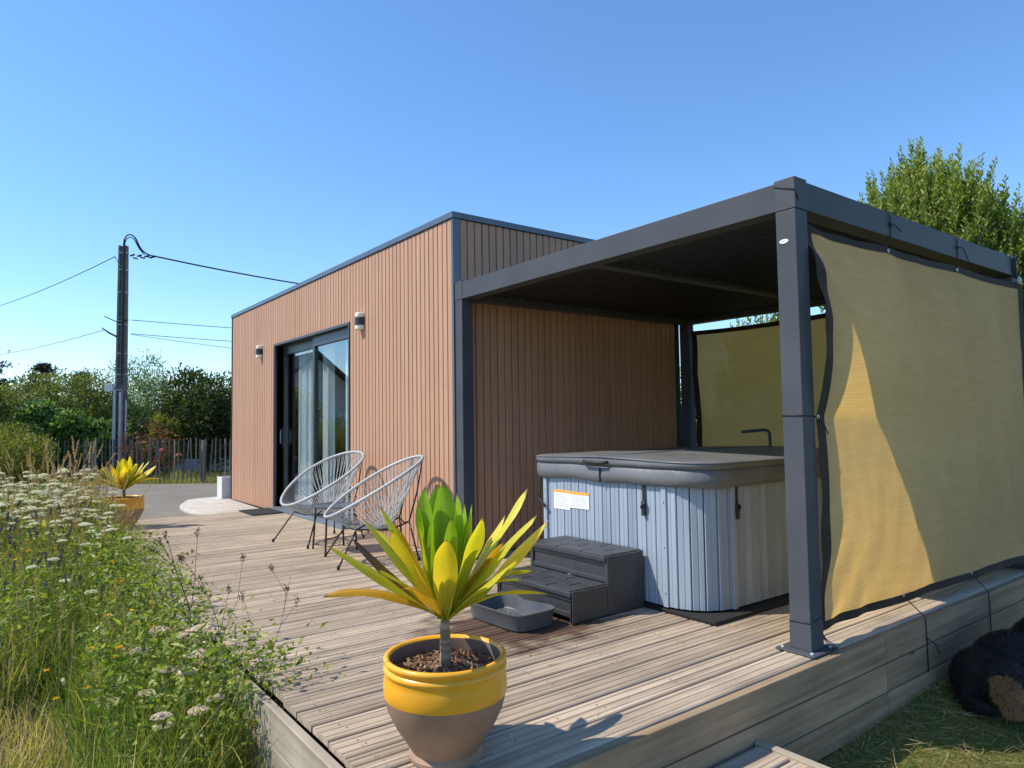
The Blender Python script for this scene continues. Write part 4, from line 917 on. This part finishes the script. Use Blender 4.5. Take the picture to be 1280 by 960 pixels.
# white bindweed trumpets
a5 = np.arange(10)*2*PI/5+np.repeat([0, .35], 5); D5 = np.stack([np.cos(a5), np.sin(a5), np.repeat([.55, .9], 5)], 1)
V, F, r = leaves_np(np.zeros((10, 3))+[0, 0, -.008], D5, .030, .026, .12, np.full(10, .8), np.stack([-np.sin(a5), np.cos(a5), np.full(10, .2)], 1)); tm = np_mesh('bloom', V, F, r, 'petal_white')
for xx, yy, zz, tx, ty in [(-2.90, .40, .02, .6, -.9), (-2.76, -.20, -.06, .4, -.8), (-2.95, -.45, -.26, 1.2, .3), (-2.50, .10, .06, .2, -.6), (-2.30, -1.02, .07, 1.0, -.4), ]:
    t = thing('bindweed_flower', 'open white bindweed bloom among the weeds', 'flower', (xx, yy, zz), 'white bindweed blooms in the border')
    s_ = with_rnd(MB().tube([(0, 0, .002), (-.01, .005, -.05), (-.03, .02, -.16), (-.05, .02, -.34)], .0016, 5), .2); s_.materials.append(MATS['weed']); link('stem', s_, None, t)
    o = link('bloom', tm, None, t); o.rotation_euler = (ty*-1, tx, 0)
# dry branching seed stalks that stand out against the deck
def seed_stalk(base, pts, branches, label, rr=.004):
    t = thing('seed_stalk', label, 'plant', base, 'dry seed stalks against the deck')
    m = MB().tube(pts, [rr*(1-.6*i/(len(pts)-1)) for i in range(len(pts))], 6); me = with_rnd(m, .5); me.materials.append(MATS['dry_brown']); link('stem', me, None, t, smooth=True)
    for b in branches:
        mb = MB().tube(b, [rr*.6]+[rr*.4]*(len(b)-1), 5)
        me = with_rnd(mb, .6); me.materials.append(MATS['dry_brown']); br = link('branch', me, None, t, smooth=True)
        n = 26; e = np.array(b[-1]); P = e+RNG.normal(size=(n, 3))*[.006, .006, .012]; V, F, r = leaves_np(P, RNG.normal(size=(n, 3))*.5+[0, 0, .8], .016, .006, .2); link('seed_head', np_mesh('seed_head', V, F, r, 'dry_brown'), None, br)
def sc3(L_, k): return [tuple(c*k for c in p) for p in L_]
ST1 = ([(0, 0, 0), (.0, 0, .30), (-.02, 0, .48), (-.08, 0, .66), (-.11, .0, .78)], [[(-.01, 0, .47), (.0, -.01, .60), (.01, -.01, .80)], [(-.08, 0, .66), (-.14, .02, .72), (-.17, .02, .74)], [(-.11, 0, .77), (-.12, 0, .80)], [(-.09, 0, .64), (-.06, .01, .70)], [(-.10, 0, .7), (-.14, .0, .78)]])
ST2 = ([(0, 0, 0), (.0, 0, .25), (-.04, .01, .46), (-.09, .01, .60)], [[(-.03, 0, .38), (.03, 0, .52), (.05, 0, .68)], [(-.08, .01, .56), (-.13, .02, .66), (-.16, .02, .70)], [(-.03, 0, .42), (.0, 0, .57)], [(-.09, .01, .6), (-.10, .01, .62)]])
ST3 = ([(0, 0, 0), (.06, 0, .22), (.11, 0, .36), (.14, 0, .50)], [[(.06, 0, .22), (.03, 0, .36), (.0, .0, .46)], [(.13, 0, .44), (.10, 0, .50), (.08, 0, .53)], [(.11, 0, .36), (.16, 0, .42)], [(.12, 0, .4), (.12, -.02, .47)]])
seed_stalk((-2.36, -.92, -.45), sc3(ST1[0], 1.28), [sc3(b, 1.28) for b in ST1[1]], 'tall bare brown seed stalk standing left of centre against the deck boards')
seed_stalk((-2.30, -1.42, -.45), sc3(ST2[0], 1.38), [sc3(b, 1.38) for b in ST2[1]], 'bare brown seed stalk, middle one of three against the deck boards', .0030)
seed_stalk((-2.30, -1.66, -.45), sc3(ST3[0], 1.72), [sc3(b, 1.72) for b in ST3[1]], 'thin dry seed stalk nearest the camera, leaning over the deck boards', .0022)

# ------------------------------------------------------------ shrubs, hedge and trees
def crown_np(blobs, n, ls, lw, droop=0., updir=.3, shell=.55):
    """leaves through blobs (x,y,z,rx,ry,rz); more towards the surface, lumpy outline"""
    B = np.array(blobs, float); vol = (B[:, 3]*B[:, 4]*B[:, 5])**(2/3); idx = RNG.choice(len(B), n, p=vol/vol.sum())
    d = unit(RNG.normal(size=(n, 3))); rr = shell+(1-shell)*RNG.random(n); lump = 1+.16*np.sin(d[:, 0]*7+idx)*np.sin(d[:, 1]*6+idx*2)*np.sin(d[:, 2]*7+1)+.10*RNG.normal(size=n)*.6
    P = B[idx, :3]+d*B[idx, 3:6]*(rr*lump)[:, None]; D = d+RNG.normal(size=(n, 3))*.8+np.array([0, 0, updir-droop])
    return leaves_np(P, D, ls*RNG.uniform(.7, 1.3, n), lw*RNG.uniform(.7, 1.3, n), .2)
def sub_blobs(c, r, k, sr=(.28, .45)):
    out = []
    for i in range(k):
        d = Vector((random.gauss(0, 1), random.gauss(0, 1), random.gauss(0, 1)*.9)).normalized()*random.uniform(.45, .85); q = random.uniform(*sr)
        out.append((c[0]+d.x*r[0], c[1]+d.y*r[1], max(c[2]+d.z*r[2], q*r[2]*.6), r[0]*q, r[1]*q, r[2]*q))
    return out
def shrub(name, label, cat_, base, c, r, k, n, ls, lw, mat, group=None, trunk_h=.6, droop=0., updir=.3, core=True, trunk_r=.06):
    t = thing(name, label, cat_, base, group)
    bl = sub_blobs(c, r, k); V, F, rr = crown_np(bl, int(n*1.7), ls*1.08, lw*1.12, droop, updir)
    # clump-wise tone so light and dark masses show
    link('crown', np_mesh('crown', V, F, rr, mat), None, t)
    m = MB()
    for q in random.sample(bl, min(7, len(bl))): m.tube([(0, 0, 0), (q[0]*.25, q[1]*.25, max(.15, q[2]*.45)), (q[0], q[1], q[2])], [trunk_r, trunk_r*.6, trunk_r*.2], 6)
    link('trunk', m, 'trunk', t, smooth=True); return t
G = 'shrubs behind the paling fence'
shrub('laurel_bush', 'big dark glossy evergreen bush behind the fence, next to the cabin wall', 'bush', (1.55, 15.4, -.15), (0, 0, 1.55), (1.35, 1.2, 1.42), 26, 9000, .11, .045, 'leaf_laurel', G)
shrub('laurel_bush', 'dark evergreen bush partly hidden behind the far cabin corner', 'bush', (3.4, 14.6, -.15), (0, 0, 1.3), (1.3, 1.1, 1.3), 20, 5000, .11, .045, 'leaf_laurel', G)
shrub('willow_shrub', 'airy light green shrub with feathery top behind the utility pole', 'bush', (.15, 18.2, -.15), (0, 0, 1.75), (1.25, 1.0, 1.85), 30, 9000, .085, .022, 'leaf_willow', G, updir=.9)
shrub('olive_shrub', 'brownish green bush left of the pole, above the fence', 'bush', (-1.45, 18.6, -.15), (0, 0, 1.7), (1.5, 1.1, 1.38), 26, 9000, .085, .04, 'leaf_olive', G)
shrub('hydrangea', 'broad-leaved bright green bush behind the fence at the left', 'bush', (-2.1, 16.6, -.12), (0, 0, 1.05), (1.35, .9, 1.05), 22, 7000, .13, .085, 'leaf_hydrangea', G, droop=.3)
shrub('hydrangea', 'lower bright green bush between the fence and the utility pole', 'bush', (-.95, 15.9, -.12), (0, 0, .85), (.9, .7, .85), 16, 4500, .12, .075, 'leaf_hydrangea', G, droop=.3)
shrub('broom_bush', 'yellow-green bush at the left edge, in front of the fence', 'bush', (-3.15, 10.4, -.15), (0, 0, .8), (.75, .9, .95), 22, 7000, .06, .022, 'leaf_yellowgreen', None, updir=.8)
shrub('photinia_bush', 'dark reddish-green bush at the left edge above the yellow-green one', 'bush', (-3.2, 13.6, -.15), (0, 0, 1.25), (1.0, .9, 1.0), 20, 6000, .08, .04, 'leaf_olive', G)
shrub('rose_bush', 'sparse rose bush with reddish leaves just behind the fence', 'bush', (-.1, 13.9, -.12), (0, 0, .8), (.75, .4, .75), 16, 520, .06, .04, 'leaf_red', G, trunk_h=.3, trunk_r=.015)
shrub('green_bush', 'small lime green bush right of the pole behind the fence', 'bush', (.42, 15.0, -.12), (0, 0, .85), (.6, .5, .8), 14, 3000, .08, .04, 'leaf_yellowgreen', G, trunk_r=.02)
for px, py, pz in ((.02, 13.2, .62), (.35, 13.0, .5), (-.35, 13.5, .8)):
    V, F, r = umbel_np(.05, 50, .03, .8); o = link('rose', np_mesh('rose', V, F, r, 'petal_rose'), None, loc=(px, py, pz)); tag(o, 'pink rose bloom showing between the pales of the fence', 'flower', 'roses behind the fence')
# far conifers
def conifer(base, h, spread, label, n=9000, top=.35):
    t = thing('conifer', label, 'tree', base, 'dark conifers on the skyline')
    link('trunk', MB().tube([(0, 0, 0), (.1, 0, h*.5), (.0, 0, h*.97)], [.28, .18, .04], 8), 'trunk', t, smooth=True)
    parts = []; br = MB()
    for i in range(46):
        zz = h*(.30+.68*random.random()); a_ = random.random()*2*PI; ln = spread*(1-((zz/h-.30)/.72)**1.5)*random.uniform(.55, 1.1); e = Vector((math.cos(a_)*ln, math.sin(a_)*ln, zz+ln*random.uniform(.0, .25)))
        br.tube([(0, 0, zz-.1), tuple(e*.55+Vector((0, 0, zz*.45))), tuple(e)], [.06, .04, .015], 5)
        m_ = n//46; tt_ = RNG.random(m_)**.6; P = np.outer(1-tt_, [0, 0, zz])+np.outer(tt_, list(e))+RNG.normal(size=(m_, 3))*np.array([.26, .26, .09])*(.35+.65*tt_[:, None])
        parts.append(leaves_np(P, np.array([math.cos(a_)*.6, math.sin(a_)*.6, .35])+RNG.normal(size=(m_, 3))*.5, .22, .07, .2))
    V, F, r = cat(parts); link('crown', np_mesh('crown', V, F, r, 'needle'), None, t); link('limbs', br, 'trunk', t)
conifer((-.7, 47.5, -.2), 5.5, 2.0, 'dark flat-branched conifer on the skyline left of the pole')
conifer((1.45, 47.3, -.2), 5.2, 1.1, 'small dark conifer tip on the skyline just left of the pole', 5000)
conifer((-4.3, 43.5, -.2), 7.2, 2.6, 'dark conifer cut off by the left edge of the picture')
shrub('far_hedge', 'low dark far hedge under the conifers', 'hedge', (-1.2, 38, -.2), (0, 0, 1.4), (7, 1.2, 1.5), 60, 12000, .3, .16, 'leaf_laurel')
shrub('field_hedge', 'dark hedge filling the gaps behind the fence shrubs', 'hedge', (1.0, 23.5, -.2), (0, 0, .95), (6, .8, 1.0), 60, 12000, .2, .11, 'leaf_laurel')
# right-hand hedge trees with upright shoots
def shoot_tree(name, label, base, c, r, nshoot, label_grp, zc=.62, leaf=.088, sh=(.32, .66)):
    t = thing(name, label, 'tree', base, label_grp); parts = []; sm_ = MB()
    for i in range(nshoot):
        d = Vector((random.gauss(0, 1), random.gauss(0, 1), random.gauss(.35, 1))).normalized(); q = random.uniform(.55, 1.0); lump = 1+.15*noise.noise((d.x*3, d.y*3, d.z*3+base[0]))
        p = np.array([c[0]+d.x*r[0]*q*lump, c[1]+d.y*r[1]*q*lump, c[2]+d.z*r[2]*q*lump]); ln = random.uniform(*sh)*(.55+.45*max(0, d.z)+.1)
        if p[2] < .3: continue
        dirv = unit(np.array([d.x*.28+random.gauss(0, .10), d.y*.28+random.gauss(0, .10), 1.])); m_ = int(62*ln)
        tt_ = np.linspace(0, 1, m_); P = p-dirv*ln*.55+np.outer(tt_, dirv*ln); a_ = np.arange(m_)*2.4+random.random()*6
        D = np.stack([np.cos(a_), np.sin(a_), np.full(m_, .75)+tt_*.8], 1)+RNG.normal(size=(m_, 3))*.15; sc_ = leaf*(1.12-.65*tt_**2)*RNG.uniform(.8, 1.2, m_)
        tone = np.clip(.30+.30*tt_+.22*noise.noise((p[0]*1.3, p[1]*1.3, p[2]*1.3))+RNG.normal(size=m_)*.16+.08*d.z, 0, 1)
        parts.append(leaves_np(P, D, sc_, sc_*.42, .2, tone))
        if i % 6 == 0: sm_.tube([p-dirv*ln*.6, p+dirv*ln*.4], [.006, .002], 4, False)
    for k in range(9):
        a_ = k*.7; sm_.tube([(0, 0, 0), (math.cos(a_)*.3, math.sin(a_)*.3, c[2]*.5), (c[0]+math.cos(a_)*r[0]*.6, c[1]+math.sin(a_)*r[1]*.6, c[2]+r[2]*.35)], [.09, .06, .012], 6)
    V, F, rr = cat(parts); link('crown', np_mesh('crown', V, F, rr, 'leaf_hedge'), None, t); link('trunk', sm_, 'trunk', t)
GH = 'garden hedge trees behind the pergola'
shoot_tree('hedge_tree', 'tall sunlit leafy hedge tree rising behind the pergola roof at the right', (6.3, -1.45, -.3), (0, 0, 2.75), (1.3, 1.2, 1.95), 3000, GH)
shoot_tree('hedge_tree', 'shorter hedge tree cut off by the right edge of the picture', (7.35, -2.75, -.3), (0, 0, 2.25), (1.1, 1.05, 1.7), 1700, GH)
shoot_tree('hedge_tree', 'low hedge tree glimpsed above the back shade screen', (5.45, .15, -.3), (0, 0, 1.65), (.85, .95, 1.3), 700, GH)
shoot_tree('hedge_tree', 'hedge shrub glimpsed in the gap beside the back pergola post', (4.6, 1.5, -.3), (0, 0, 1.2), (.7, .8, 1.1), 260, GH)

# ------------------------------------------------------------ paling fence
fa, fb = Vector((-3.1, 14.73, 0)), Vector((2.9, 10.22, 0)); fd = (fb-fa).normalized(); fl = (fb-fa).length; fn = Vector((fd.y, -fd.x, 0))
fence = thing('paling_fence', 'grey split-wood paling fence along the far edge of the driveway', 'fence', tuple(fa+Vector((0, 0, -.13))), None, math.atan2(fd.y, fd.x))
pale_me = []
for v in range(4):
    m = MB(); w_ = .019+.003*v; h = 1.05
    m.v = [(sx*w_*.5*k+lx, sy*.009, z) for z, k, lx in ((0, 1, 0), (h*.5, .95, .006*(v-1.5)), (h-.05, .9, .002), (h, .25, .002)) for sx, sy in ((-1, -1), (1, -1), (1, 1), (-1, 1))]
    m.f = [(j*4+i, j*4+(i+1) % 4, j*4+4+(i+1) % 4, j*4+4+i) for j in range(3) for i in range(4)]+[(12, 13, 14, 15)]
    me = m.mesh('pale'); fix_normals(me); me.materials.append(MATS['pale_wood']); pale_me.append(me)
s_ = 0.
while s_ < fl:
    o = link('pale', random.choice(pale_me), None, fence, (s_, random.uniform(-.004, .004), random.uniform(-.02, .02))); o.rotation_euler = (random.gauss(0, .012), random.gauss(0, .022), random.uniform(-.4, .4)); o.scale = (1.25, 1.25, random.uniform(.96, 1.03)); s_ += random.uniform(.085, .125)
for z in (.22, .88): link('wire', MB().tube([(i*fl/30, .012*(-1)**i, z) for i in range(31)], .003, 4), 'grey_cable', fence)
for s_ in (.35, 2.1, 4.68, 6.8): link('fence_post', MB().tube([(s_, .06, 0), (s_, .06, 1.0)], [.058, .052], 10), 'post_wood', fence, smooth=40)
o = link('low_wall', MB().obox((.8, 18.2, .02), fd, fn, (0, 0, 1), 6.5, .08, .17), 'kerb_white', bev=.01); tag(o, 'low pale wall seen between the fence pales', 'wall')
# verge grass at the foot of the fence and beyond
N4 = 14000; s4 = RNG.random(N4)*fl; d4 = np.where(RNG.random(N4) < .4, RNG.normal(size=N4)*.06, RNG.random(N4)*3.6); P = np.array(fa)[None]+np.outer(s4, np.array(fd))-np.outer(d4, np.array(fn)); P[:, 2] = -.16
V, F, r = blades_np(P, np.stack([RNG.normal(size=N4)*.3, RNG.normal(size=N4)*.3, np.ones(N4)], 1), RNG.uniform(.06, .24, N4), np.full(N4, .012), RNG.uniform(.02, .1, N4), np.clip(.25+RNG.random(N4)*.65, 0, 1), 2)
o = link('verge_grass', np_mesh('verge_grass', V, F, r, 'meadow'), None); tag(o, 'rough grass verge at the foot of the paling fence', 'grass', kind='stuff')

# ------------------------------------------------------------ utility pole and wires
PX, PY = -.60, 15.2
pole = thing('utility_pole', 'concrete utility pole with cast rungs rising behind the fence', 'utility pole', (PX, PY, -.2), None, rad(-33))
HT = 6.15
def pw(z): return .112-.042*z/HT
for s_ in (-1, 1):
    link('pole_flange', MB().add([(s_*pw(z)+dx, dy, z) for z in (0, HT) for dx, dy in ((-.03, -.075), (.03, -.075), (.03, .075), (-.03, .075))], [(0, 1, 5, 4), (1, 2, 6, 5), (2, 3, 7, 6), (3, 0, 4, 7), (4, 5, 6, 7), (0, 3, 2, 1)]), 'pole_concrete', pole, bev=.008)
link('pole_web', MB().add([(sx*(pw(z)-.03), dy, z) for z in (0, HT-.02) for sx, dy in ((-1, -.035), (1, -.035), (1, .035), (-1, .035))], [(0, 1, 5, 4), (1, 2, 6, 5), (2, 3, 7, 6), (3, 0, 4, 7), (4, 5, 6, 7)]), 'pole_concrete', pole)
for k in range(17):
    z = .55+k*.335; link('rung', MB().box(-pw(z)+.03, pw(z)-.03, -.085, -.036, z, z+.035), 'pole_concrete', pole)
for k, z in enumerate((2.35, 2.75, 3.3, 4.05, 4.9, 5.5, 5.95)): link('steel_band', MB().box(-pw(z)-.036, pw(z)+.036, -.080, .080, z, z+.022), 'pole_galva', pole)
link('cable_guard', MB().box(-pw(0)-.02, -pw(0)+.045, -.15, -.104, 0, 2.35), 'pole_galva', pole, bev=.005)
link('cable_guard', MB().box(.02, .08, -.16, -.104, 0, 2.3), 'pole_galva', pole, bev=.005)
link('conduit', MB().tube([(.115, -.15, 0), (.115, -.15, 2.4)], .028, 8), 'rust_tube', pole, smooth=40)
link('conduit', MB().tube([(.185, -.13, 0), (.185, -.13, 2.1)], .022, 8), 'pole_galva', pole, smooth=40)
link('junction_box', MB().box(-.34, -.14, -.16, -.04, 2.32, 2.52), 'planter_white', pole, bev=.01)
link('riser_cable', MB().tube([(.05, -.12, 2.3), (.05, -.115, 4.5), (.045, -.11, 6.0), (.05, -.10, 6.35), (.16, -.05, 6.47), (.30, 0, 6.40), (.38, 0, 6.15), (.55, 0, 5.92), (.9, 0, 5.85)], .022, 8), 'cable', pole, smooth=True)
link('riser_cable', MB().tube([(.085, -.125, 2.3), (.085, -.12, 4.5), (.075, -.11, 6.0), (.07, -.10, 6.30), (.19, -.03, 6.40), (.28, .02, 6.33), (.36, .02, 6.10), (.55, .02, 5.90)], .016, 8), 'cable', pole, smooth=True)
for k in range(7): link('clamp', MB().obox((.22+.09*k, .02*(-1)**k, 5.86+.05*(-1)**k*(1-k/7)), (1, 0, .3*(-1)**k), (0, 1, 0), (0, 0, 1), .055, .02, .018), 'cable', pole)
link('insulator_arm', MB().tube([(-.42, -.05, 4.28), (-.12, -.09, 4.14), (.2, -.09, 4.18)], .014, 6), 'cable', pole)
link('insulator_arm', MB().tube([(-.48, -.05, 3.98), (-.30, -.08, 3.85), (-.10, -.10, 3.75)], [.016, .026, .03], 6), 'cable', pole)
link('stay_bracket', MB().tube([(-.22, 0, 5.88), (-.14, 0, 5.72), (-.10, 0, 5.68)], .008, 5), 'cable', pole)
for o in [c for c in pole.children if c.name.startswith('riser_cable')]: o.modifiers.new('subdivide', 'SUBSURF').render_levels = 2
def wire(label, a_, b_, sag, r=.010, mat='cable'):
    a_, b_ = Vector(a_), Vector(b_); pts = [a_.lerp(b_, t/24)-Vector((0, 0, sag*4*(t/24)*(1-t/24))) for t in range(25)]
    o = link('overhead_wire', MB().tube(pts, r, 5), mat, smooth=True); tag(o, label, 'wire', 'overhead wires')
wire('thick twisted overhead cable from the pole top to the cabin side', (-.0, 14.75, 5.68), (24, 24.5, 9.0), .9, .022)
wire('thin overhead wire leaving the pole top towards the left edge', (-.78, 15.3, 5.66), (-5.4, 45, 7.6), .35, .012)
wire('thin overhead wire leaving the pole halfway up towards the left edge', (-1.0, 15.4, 3.72), (-5.6, 45, 5.3), .3, .009, 'grey_cable')
wire('upper thin wire running right from the middle of the pole', (-.42, 15.0, 3.98), (24, 24.5, 6.6), .45, .009, 'grey_cable')
wire('middle thin wire running right from the middle of the pole', (-.42, 15.0, 3.62), (24, 24.5, 5.9), .45, .009, 'grey_cable')
wire('lower thin wire running right from the middle of the pole', (-.42, 15.0, 3.60), (24, 24.5, 4.6), .55, .007, 'grey_cable')

# ------------------------------------------------------------ neighbour's house (seen mirrored in the door)
hs = thing('neighbour_house', 'pale house with dark gable roof, mirrored in the sliding glass door', 'house', (-9.0, 27.0, -.2))
link('wall', MB().extr([(-3, 0), (3, 0), (3, 2.3), (0, 4.7), (-3, 2.3)], 0, 9, 1), 'wall_render', hs)
for s_ in (-1, 1): link('roof_slope', MB().add([(0, -.4, 4.95), (0, 9.4, 4.95), (s_*3.5, 9.4, 2.12), (s_*3.5, -.4, 2.12), (0, -.4, 4.80), (0, 9.4, 4.80), (s_*3.5, 9.4, 1.97), (s_*3.5, -.4, 1.97)], [(0, 1, 2, 3), (4, 7, 6, 5), (0, 3, 7, 4), (1, 5, 6, 2), (2, 6, 7, 3)]), 'slate', hs)
link('chimney', MB().box(-.35, .35, 4, 4.7, 4.3, 5.7), 'wall_render', hs, bev=.02)
for x_ in (-1.6, 1.0):
    f = link('window', MB().box(x_-.5, x_+.5, -.04, -.001, 1.0, 2.1), 'planter_white', hs); link('pane', MB().box(x_-.42, x_+.42, -.05, -.042, 1.08, 2.02), 'glass_pane', f)

# ------------------------------------------------------------ near lawn
N5 = 52000; x = -1.2+RNG.random(N5)*4.6; y = -3.42-RNG.random(N5)**1.2*1.6
z = np.array([gz(a_, b_) for a_, b_ in zip(x, y)]); pt = np.array([noise.noise((a_*2.2, b_*2.2, 0)) for a_, b_ in zip(x, y)])
dry = np.exp(-((y+3.45)/.28)**2)
V, F, r = blades_np(np.stack([x, y, z], 1), np.stack([RNG.normal(size=N5)*.5, RNG.normal(size=N5)*.5, np.ones(N5)], 1), RNG.uniform(.018, .055, N5)*(1-.3*dry), RNG.uniform(.002, .0045, N5), RNG.uniform(.005, .03, N5), np.clip(.42+.75*pt+RNG.normal(size=N5)*.2+.5*dry, 0, 1), 2)
N6 = 1400; x6 = -.6+RNG.random(N6)*3.2; y6 = -3.42-RNG.random(N6)**1.6*.75; z6 = np.array([gz(a_, b_) for a_, b_ in zip(x6, y6)])+.03
V6, F6, r6 = blades_np(np.stack([x6, y6, z6], 1), np.stack([RNG.normal(size=N6), RNG.normal(size=N6), RNG.normal(size=N6)*.12+.05], 1), RNG.uniform(.05, .2, N6), np.full(N6, .0028), RNG.uniform(0, .04, N6), RNG.random(N6), 3)
o = link('dry_clippings', np_mesh('dry_clippings', V6, F6, r6, 'straw'), None); tag(o, 'dry straw clippings lying on the grass along the deck face', 'straw', kind='stuff')
o = link('lawn_grass', np_mesh('lawn_grass', V, F, r, 'lawn'), None); tag(o, 'short patchy lawn grass beside the near deck face', 'grass', kind='stuff')

# ------------------------------------------------------------ dog lying against the deck
def blob(m, c, r, n=14):
    c, r = Vector(c), Vector(r); m.grid(lambda u, v: (c.x+r.x*math.cos(2*PI*u)*math.sin(PI*v), c.y+r.y*math.sin(2*PI*u)*math.sin(PI*v), c.z+r.z*math.cos(PI*v)), n*2, n)
dog = thing('dog', 'black long-haired dog with tan and white markings lying on the grass', 'dog', (1.30, -3.66, -.45), None, -.38)
m = MB()
blob(m, (-.04, .03, .15), (.17, .14, .15)); blob(m, (.20, .05, .19), (.27, .14, .18)); blob(m, (.46, .05, .23), (.22, .14, .21)); blob(m, (.64, .04, .31), (.14, .11, .16))
blob(m, (.78, .0, .40), (.13, .105, .115)); blob(m, (.91, -.01, .365), (.10, .06, .06))
blob(m, (-.02, -.09, .15), (.14, .075, .135))                       # thigh
m.tube([(-.02, -.12, .13), (-.10, -.17, .10), (-.12, -.19, .045), (-.02, -.22, .035), (.09, -.23, .032)], [.07, .05, .036, .034, .036], 12)   # hind leg and paw
m.tube([(.50, -.08, .16), (.46, -.15, .07), (.32, -.20, .04), (.20, -.22, .036)], [.075, .055, .04, .038], 12)                                # foreleg folded back
m.tube([(-.15, .04, .10), (-.20, .0, .05), (-.22, -.10, .04), (-.17, -.18, .032)], [.05, .05, .042, .016], 12)
m.tube([(.76, .10, .48), (.74, .135, .43), (.75, .14, .34)], [.03, .038, .014], 8); m.tube([(.76, -.09, .48), (.74, -.13, .43), (.75, -.135, .34)], [.03, .038, .014], 8)
body = link('body', m, 'fur', dog)
rm = body.modifiers.new('remesh', 'REMESH'); rm.mode = 'VOXEL'; rm.voxel_size = .014; rm.use_smooth_shade = True
sm_ = body.modifiers.new('smooth', 'SMOOTH'); sm_.iterations = 6; sm_.factor = .6
bpy.context.view_layer.update()
dg = bpy.context.evaluated_depsgraph_get(); me = bpy.data.meshes.new_from_object(body.evaluated_get(dg)); body.modifiers.clear(); body.data = me
if not me.materials: me.materials.append(MATS['fur'])
at = me.attributes.new('rnd', 'FLOAT', 'POINT'); at.data.foreach_set('value', list(RNG.random(len(me.vertices))*.3))
nv = len(me.vertices); cov_ = np.empty(nv*3, np.float32); me.vertices.foreach_get('co', cov_); cov_ = cov_.reshape(-1, 3); nov = np.empty(nv*3, np.float32); me.vertex_normals.foreach_get('vector', nov); nov = nov.reshape(-1, 3)
def tuft(sel, mat, nm, n, ln):
    idx = np.nonzero(sel)[0]
    if len(idx) == 0: return
    pk = RNG.choice(idx, n); P = cov_[pk]+RNG.normal(size=(n, 3))*.004; flow = np.array([-.8, -.15, -.55]); D = unit(nov[pk]*.55+flow*.7+RNG.normal(size=(n, 3))*.22)
    V, F, r = blades_np(P, D, RNG.uniform(.6, 1.2, n)*ln, np.full(n, .0035), RNG.uniform(.0, .012, n), RNG.random(n), 2); link(nm, np_mesh(nm, V, F, r, mat), None, body, kind='stuff')
X, Y_, Z_ = cov_[:, 0], cov_[:, 1], cov_[:, 2]
tan = ((X+.09)**2/.085**2+(Z_-.11)**2/.10**2 < 1) & (Y_ < -.11); tan |= (X > .30) & (X < .52) & (Z_ < .13) & (Y_ < -.12); tan |= (X > .88) & (Z_ < .36) & (Y_ < 0)
wht = (((X-.16)**2/.11**2+(Z_-.04)**2/.055**2 < 1) & (Y_ < -.10)); wht |= (X > .42) & (X < .60) & (Z_ > .12) & (Z_ < .26) & (Y_ < -.08); wht &= ~tan
tuft(~tan & ~wht, 'fur', 'fur', 46000, .020); tuft(tan, 'fur_tan', 'tan_fur', 15000, .018); tuft(wht, 'fur_white', 'white_fur', 15000, .018)
